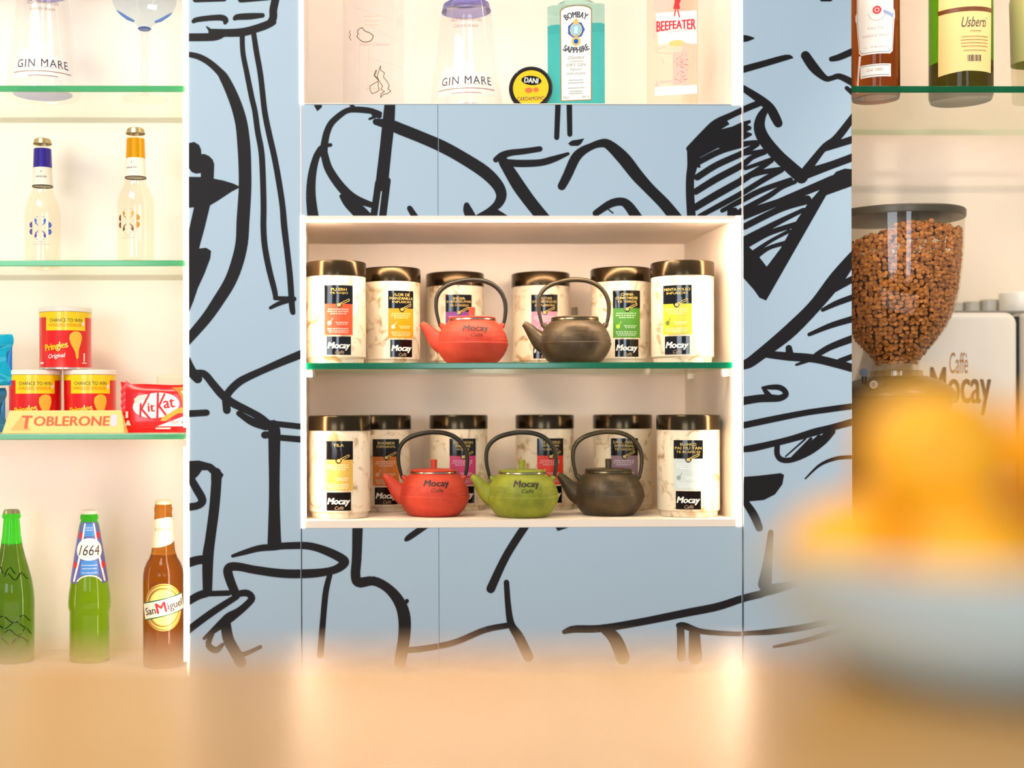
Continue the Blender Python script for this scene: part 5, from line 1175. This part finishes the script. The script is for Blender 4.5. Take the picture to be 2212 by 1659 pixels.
# ------------------------------------------------------------------ bottles on the right glass shelf
ZR = ZR1 + 0.0005
loc, az = base_at(1893, 0.10, ZR)
t = thing('liqueur_bottle', 'brown liqueur bottle with large white ornate label', 'bottle', loc, az)
k = 50 * S(0.10)
pr = [(0, 0.004), (k * 0.9, 0.003), (k * 0.96, 0.0), (k, 0.004), (k, 0.185), (k * 0.92, 0.205), (k * 0.6, 0.235), (0.0145, 0.255), (0.0135, 0.30), (0, 0.30)]
rf = prof_fun(pr[1:])
G().lathe(pr, 44).build('bottle_body', mat('amber_glass', (150, 76, 20), 0.03, trans=0.9, ior=1.25), t, True)
G().lathe([(0, 0.2985), (0.0158, 0.2985), (0.0158, 0.325), (0, 0.325)], 24).build('bottle_cap', M_REDP, t, True)
kx = S(0.065)
def bz(y): return (190 - y) * kx + 0.006
def bxx(x): return (x - 1893) * kx
out = [(1850, -60), (1850, 12), (1846, 18), (1846, 30), (1849, 34), (1856, 102), (1862, 109), (1924, 109), (1931, 102), (1936, 33), (1938, 28), (1937, 14), (1934, 10), (1934, -60)]
wrap('main_label', poly2d([(bxx(x), bz(y)) for x, y in out]), M_PAPER, t, rf, 0, 0, 0.0003)
wrap('label_outline', line2d([(bxx(x), bz(y)) for x, y in [(1853, -60), (1853, 14), (1851, 20), (1852, 32), (1858, 98), (1865, 105), (1922, 105), (1929, 98), (1932, 30), (1933, 12), (1931, -60)]], 0.0009), mat('outline_grey', (150, 144, 150), 0.5), t, rf, 0, 0, 0.0006)
wrap('small_label', rect2d(bxx(1860), bxx(1926), bz(159), bz(131)), M_PAPER, t, rf, 0, 0, 0.0003)
wrap('small_label_frame', [q for y in (134, 155) for q in rect2d(bxx(1863), bxx(1922), bz(y + 0.7), bz(y - 0.7))], MATS['outline_grey'], t, rf, 0, 0, 0.0006)
wrap('label_ribbon', poly2d([(bxx(1856), bz(109)), (bxx(1862), bz(109)), (bxx(1857), bz(150)), (bxx(1854), bz(188)), (bxx(1849), bz(188)), (bxx(1852), bz(150))]), M_PAPER, t, rf, 0, 0, 0.0004)
wrap('red_seal', ring2d(bxx(1896), bz(14), 5 * kx, 9 * kx, 20) + ell2d(bxx(1896), bz(14), 3.4 * kx, 3.4 * kx, 10), mat('seal_red', (226, 60, 66), 0.4), t, rf, 0, 0, 0.0007)
wrap('lettering', mv(fit_text('PACTO', 32 * kx, 5 * kx, space=1.3), bxx(1894), bz(53)) + mv(fit_text('BIANCO SARTI', 54 * kx, 5 * kx, space=1.2), bxx(1894), bz(69)) + mv(fit_text('IL PRIMO', 50 * kx, 3.6 * kx, space=1.4), bxx(1894), bz(94)) + mv(fit_text('Dal 1885', 34 * kx, 6 * kx, shear=0.2), bxx(1892), bz(143)) + line2d([(bxx(1896 + 17 * math.cos(a)), bz(20 - 17 * math.sin(a))) for a in [math.pi + math.pi * q / 12 for q in range(13)]], 0.0008), mat('pale_brown_print', (196, 170, 156), 0.5), t, rf, 0, 0, 0.0006)
wrap('blue_ribbon', poly2d([(bxx(1910), bz(14)), (bxx(1932), bz(22)), (bxx(1931), bz(30)), (bxx(1909), bz(20))]), mat('ribbon_blue', (150, 172, 214), 0.4), t, rf, 0, 0, 0.0006)

loc, az = base_at(2077, 0.11, ZR)
t = thing('wine_bottle', 'dark green bottle with large cream back label', 'bottle', loc, az)
k = 65 * S(0.11)
pr = [(0, 0.006), (k * 0.85, 0.003), (k * 0.95, 0.0), (k, 0.006), (k, 0.215), (k * 0.9, 0.235), (0.018, 0.275), (0.0145, 0.34), (0, 0.34)]
rf = prof_fun(pr[1:])
lv = 0.058
G().lathe([p for p in pr if p[1] < lv] + [(k, lv), (0, lv)], 48).build('bottle_body', mat('olive_glass', (74, 70, 22), 0.03, trans=0.85, ior=1.25), t, True)
G().lathe([(0, lv + 0.0003), (k, lv + 0.0003)] + [p for p in pr if p[1] > lv], 48).build('bottle_neck', mat('leaf_green_glass', (96, 170, 20), 0.03, trans=0.9, ior=1.2), t, True)
kx = S(0.065)
def bxx(x): return (x - 2077) * kx * 1.06
wrap('cream_label', poly2d([(bxx(2030), bz(151)), (bxx(2085), bz(146)), (bxx(2146), bz(149)), (bxx(2150), bz(-60)), (bxx(2032), bz(-60))]), M_CREAMP, t, rf, 0.0, 0, 0.0003, zstep=0.03)
wrap('brown_band', rect2d(bxx(2030), bxx(2150), bz(16.5), bz(7)), mat('band_brown', (104, 56, 20), 0.35), t, rf, 0.0, 0, 0.0006)
wrap('lettering', mv(fit_text('Usberti', 56 * kx, 22 * kx, shear=0.35), bxx(2105), bz(40)), M_DARKP, t, rf, 0, 0, 0.0006)
wrap('small_print', mv(dash_lines([(bz(60), 24 * kx), (bz(72), 60 * kx), (bz(79), 62 * kx), (bz(86), 60 * kx), (bz(93), 58 * kx), (bz(102), 50 * kx)], 0, 0.0007), bxx(2106), 0), mat('label_brown_print', (150, 110, 60), 0.5), t, rf, 0, 0, 0.0006)
bars = []
xx = 2090.0
while xx < 2118:
    w_ = random.choice((0.7, 1.2, 2.0)); bars += rect2d(bxx(xx), bxx(xx + w_), bz(126), bz(112)); xx += w_ + random.choice((0.8, 1.4))
wrap('barcode', bars, M_DARKP, t, rf, 0, 0, 0.0006)

loc, az = base_at(2238, 0.11, ZR)
t = thing('spirit_bottle', 'pale bottle with grey green upper wrap at the right border', 'bottle', loc, az)
k = 48 * S(0.11)
pr = [(0, 0.004), (k * 0.94, 0.0), (k * 0.97, 0.004), (k, 0.06), (k * 1.06, 0.16), (k * 0.9, 0.20), (0.016, 0.24), (0.015, 0.30), (0, 0.30)]
rf = prof_fun(pr[1:])
G().lathe(pr, 40).build('bottle_body', clear_glass('spirit_glass', (240, 240, 228), 0.28), t, True)
wrap('green_wrap', rect2d(-math.pi * k, math.pi * k, 0.060, 0.165), mat('wrap_olive', (164, 160, 104), 0.35), t, rf, 0, 0, 0.0004, zstep=0.02)

# ------------------------------------------------------------------ coffee grinder
GY = 0.128
kx = S(GY)
gp = P(1936, 800, GY)
WZR = WT_Z + 0.0005
t = thing('coffee_grinder', 'coffee grinder with clear hopper full of roasted beans and dark flat lid', 'grinder', (gp.x, GY, WZR), cam_angle(gp.x, GY))
def gz(y): return P(1936, y, GY).z - WZR
M_DK = mat('grinder_black', (30, 28, 26), 0.30, spec=0.6)
M_DOME = mat('grinder_dome', (50, 46, 40), 0.34, metal=0.2)
hop = [(46, 812), (46, 786), (50, 776), (66, 757), (84, 735), (104, 705), (118, 672), (127, 630), (133, 580), (136, 530), (137, 470)]
hp = [(r * kx, gz(y)) for r, y in hop]
M_HOP = clear_glass('hopper_plastic', (246, 242, 234), 0.25)
G().lathe(hp, 64).build('hopper', M_HOP, t, True)
G().lathe([(0, gz(476)), (139 * kx, gz(476)), (140 * kx, gz(472)), (140 * kx, gz(462)), (138 * kx, gz(459.5)), (100 * kx, gz(455)), (60 * kx, gz(450.5)), (30 * kx, gz(449)), (0, gz(448.5))], 64).build('hopper_lid', mat('hopper_lid', (84, 76, 62), 0.34, metal=0.3), t, True)
rh = prof_fun(hp)
# beans: a skin of single beans against the plastic and over the heap
def bean_mesh(vs, fs, c, R, r):
    o = len(vs); n = 8
    rings = [(-1.0, 0.0), (-0.72, 0.66), (-0.2, 0.98), (0.35, 0.92), (0.8, 0.55), (1.0, 0.0)]
    idx = []
    for x, q in rings:
        if q == 0: idx.append([len(vs)]); vs.append(c + R @ Vector((x * r * 1.28, 0, 0)))
        else:
            row = []
            for k_ in range(n):
                a = 2 * math.pi * k_ / n; yy = math.cos(a) * q * r; z_ = math.sin(a) * q * r * 0.72
                if k_ == 2: z_ *= 0.62                                   # the crease
                row.append(len(vs)); vs.append(c + R @ Vector((x * r * 1.28, yy, z_)))
            idx.append(row)
    for a, b in zip(idx[:-1], idx[1:]):
        for k_ in range(n):
            if len(a) == 1: fs.append((a[0], b[(k_ + 1) % n], b[k_]))
            elif len(b) == 1: fs.append((a[k_], a[(k_ + 1) % n], b[0]))
            else: fs.append((a[k_], a[(k_ + 1) % n], b[(k_ + 1) % n], b[k_]))
rb = random.Random(3)
vs, fs = [], []
BR = 0.0042
def heap_top(a):                                                          # level of the heap at the wall, by azimuth
    x = math.sin(a) * 137                                                 # -137 left .. 137 right
    return 545 - 52 * min(1, (x + 137) / 172.0) if x < 35 else 493 + (x - 35) * 0.09
z = gz(782); 
while z < gz(478):
    r = rh(z) - BR - 0.0006
    n = max(5, int(2 * math.pi * r / (BR * 1.85)))
    for q in range(n):
        a = 2 * math.pi * (q + rb.uniform(-0.35, 0.35)) / n
        if math.cos(a) < -0.35: continue                                # only where the front of the hopper shows
        if z > gz(heap_top(a)) + rb.uniform(-0.004, 0.002): continue
        zz = z + rb.uniform(-0.002, 0.002); r2 = rh(zz) - BR - rb.uniform(0.0004, 0.0024)
        c = Vector((r2 * math.sin(a), -r2 * math.cos(a), zz))
        R = Matrix.Rotation(a, 3, 'Z') @ Matrix.Rotation(rb.uniform(-0.5, 0.5), 3, 'X') @ Matrix.Rotation(math.pi / 2 * rb.choice((1, 1, -1)) , 3, 'X') @ Matrix.Rotation(rb.uniform(0, 3.14), 3, 'Z')
        bean_mesh(vs, fs, c, R, BR * rb.uniform(0.85, 1.1))
    z += BR * 1.55
for q in range(420):                                                      # top of the heap
    a = rb.uniform(0, 2 * math.pi); rr = 128 * kx * math.sqrt(rb.random())
    x = rr * math.sin(a) / kx
    lev = 545 - 52 * min(1, max(0, (x + 137)) / 172.0) if x < 35 else 493 + (x - 35) * 0.09
    c = Vector((rr * math.sin(a), -rr * math.cos(a), gz(lev) - rb.uniform(0, 0.006)))
    R = Matrix.Rotation(rb.uniform(0, 6.28), 3, 'Z') @ Matrix.Rotation(rb.uniform(-0.6, 0.6), 3, 'X')
    bean_mesh(vs, fs, c, R, BR)
M_BEAN = noise_color(mat('roasted_bean', (150, 88, 34), 0.38, spec=0.5), (120, 68, 26), (222, 144, 66), 120, 3, 0.3, 0.7)
o = G().add(vs, fs).build('coffee_beans', M_BEAN, t, True); o['kind'] = 'stuff'
# dark core so that no gap shows through the skin of beans
core = [(0, gz(786))] + [(max(0.002, rh(gz(y)) - 0.0085), gz(y)) for y in (784, 760, 730, 700, 660, 620, 580, 560)] + [(0, gz(552))]
G().lathe(core, 32).build('bean_core', mat('bean_dark', (70, 40, 18), 0.7), t, True)
G().lathe([(49 * kx, gz(800)), (54 * kx, gz(802)), (54 * kx, gz(816)), (47.5 * kx, gz(818))], 40).build('hopper_collar', clear_glass('collar_plastic', (222, 212, 196), 0.3), t, True)
G().lathe([(0, gz(812)), (62 * kx, gz(813)), (92 * kx, gz(824)), (112 * kx, gz(838)), (121 * kx, gz(850)), (122 * kx, gz(857)), (0, gz(857))], 56).build('top_dome', M_DOME, t, True)
G().lathe([(0, gz(857.3)), (118 * kx, gz(857.3)), (120 * kx, gz(862)), (112 * kx, gz(874)), (104 * kx, gz(900)), (98 * kx, gz(980)), (96 * kx, gz(1180)), (0, gz(1180))], 48).build('grinder_body', M_DK, t, True)
G().rbox(-0.085, 0.085, -0.12, 0.10, 0.0, 0.05, 0.012, 3).build('grinder_base', M_DK, t, True)
G().rbox(-0.06, 0.06, -0.04, 0.085, 0.05, gz(1179), 0.01, 2).build('grinder_column', M_DK, t, True)
G().tube([(0, -0.07, gz(1010)), (0, -0.125, gz(1010))], 0.026, 24).build('dosing_chamber', M_DK, t, True)
g = G(); kz = gz(832)
an = math.radians(-22)
cx_, cy_ = 102 * kx * math.sin(an), -102 * kx * math.cos(an)
def ax(d): return (cx_ + d * math.sin(an), cy_ - d * math.cos(an), kz)
g.tube([ax(-0.02), ax(0.006)], 17 * kx, 20); g.build('knob_housing', M_DK, t, True)
g = G(); g.tube([ax(0.0062), ax(0.012)], 9 * kx, 20); kn = g.build('steel_knob', mat('bright_steel', (226, 222, 212), 0.18, metal=1.0), t, True)
g = G(); g.tube([ax(0.0121), ax(0.0124)], 4.5 * kx, 16); g.build('knob_cap', mat('knob_cap', (180, 176, 166), 0.3, metal=0.9), kn, True)
g = G(); x0 = -64 * kx
g.tube([(x0, -70 * kx, gz(826)), (x0, -70 * kx, gz(806))], 5 * kx, 12); g.tube([(x0, -76 * kx, gz(806)), (x0, -62 * kx, gz(806))], 9 * kx, 16)
g.build('thumb_screw', M_DK, t, True)

# ------------------------------------------------------------------ white coffee machine
MY = 0.258
kx = S(MY)
mp_ = P(2080, 800, MY)
t = thing('coffee_machine', 'white coffee machine with rounded side panel and bold black lettering', 'coffee machine', (mp_.x, MY, WZR))
def mx(x): return P(x, 800, MY).x - mp_.x
def mz(y): return P(2080, y, MY).z - WZR
M_MW = mat('machine_white', (240, 230, 214), 0.35, coat=0.2)
M_MG = mat('machine_grey', (150, 146, 138), 0.35, metal=0.4)
# side panel with a big rounded upper right shoulder, its edge turned back
def panel_prism(x0, x1, z0, z1, r, y0, y1):
    o = [(x0, z0), (x1, z0)] + [(x1 - r + r * math.cos(a), z1 - r + r * math.sin(a)) for a in [math.pi / 2 * q / 10 for q in range(11)]] + [(x0, z1)]
    n = len(o); bm = bmesh.new()
    f = [bm.verts.new((x, y0, z)) for x, z in o]; b = [bm.verts.new((x, y1, z)) for x, z in o]
    bm.faces.new(f); bm.faces.new(b[::-1])
    for i in range(n): bm.faces.new((f[i], b[i], b[(i + 1) % n], f[(i + 1) % n]))
    bmesh.ops.recalc_face_normals(bm, faces=bm.faces)
    ed = [e for e in bm.edges if abs(e.verts[0].co.y - y0) < 1e-6 and abs(e.verts[1].co.y - y0) < 1e-6]
    bmesh.ops.bevel(bm, geom=ed, offset=0.012, segments=5, affect='EDGES', profile=0.5)
    return bm
G().bm(panel_prism(mx(1958), mx(2188), 0.03, mz(676), 0.020, -0.02, 0.12)).build('side_panel', M_MW, t, True)
G().rbox(mx(1965), mx(2196), -0.0, 0.12, 0.0, 0.03, 0.004, 2).build('machine_foot', M_DK, t)
G().box(mx(2188.5), mx(2202), 0.0, 0.11, 0.035, mz(684)).build('dark_gap', M_DK, t)
G().rbox(mx(2203), mx(2420), -0.02, 0.13, 0.03, mz(676), 0.008, 3).build('front_body', M_MW, t, True)
G().rbox(mx(2203.5), mx(2415), -0.026, -0.0202, mz(960), mz(845), 0.002, 2).build('control_strip', M_MG, t)
fr = on_front(-0.0205)
flat('brand_lettering', mv(fit_text('Mocay', 130 * kx, 104 * kx, bold=0.0045), mx(2063), mz(846)), M_DARKP, t, fr)
flat('script_lettering', mv(fit_text('Caffè', 40 * kx, 46 * kx, shear=0.1), mx(2059), mz(785)), mat('script_brown', (176, 122, 66), 0.5), t, fr)
# cups on the warming top
rail = G().rbox(mx(1975), mx(2420), 0.001, 0.012, mz(675.5), mz(671), 0.001, 1).build('cup_rail', M_MG, t)
MT = WZR + mz(671) + 0.0006
def cup(px, Y, py_top, r_px, label, m):
    p = P(px, py_top, Y); zb = WZR + mz(676) + 0.0006; h = p.z - zb; r = r_px * S(Y)
    c = thing('coffee_cup', label, 'cup', (p.x, Y, zb), 0, 'cups on the coffee machine')
    G().lathe([(0, 0), (r * 0.96, 0), (r, 0.003), (r, h - 0.001), (r - 0.001, h), (r - 0.003, h - 0.001), (r - 0.003, 0.004), (0, 0.003)], 36).build('cup_body', m, c, True)
    return c
M_CUPG = mat('cup_grey', (190, 186, 172), 0.3); M_CUPW = mat('cup_white', (246, 240, 228), 0.25)
cup(2062, 0.335, 655, 17, 'grey cup on the coffee machine nearest the bean hopper', M_CUPG)
cup(2098, 0.335, 652, 17, 'second grey cup from the bean hopper', M_CUPG)
cup(2136, 0.335, 648, 18.5, 'third grey cup from the bean hopper', M_CUPG)
cup(2207, 0.308, 633, 46, 'large white cup on the coffee machine beside the grey ones', M_CUPW)
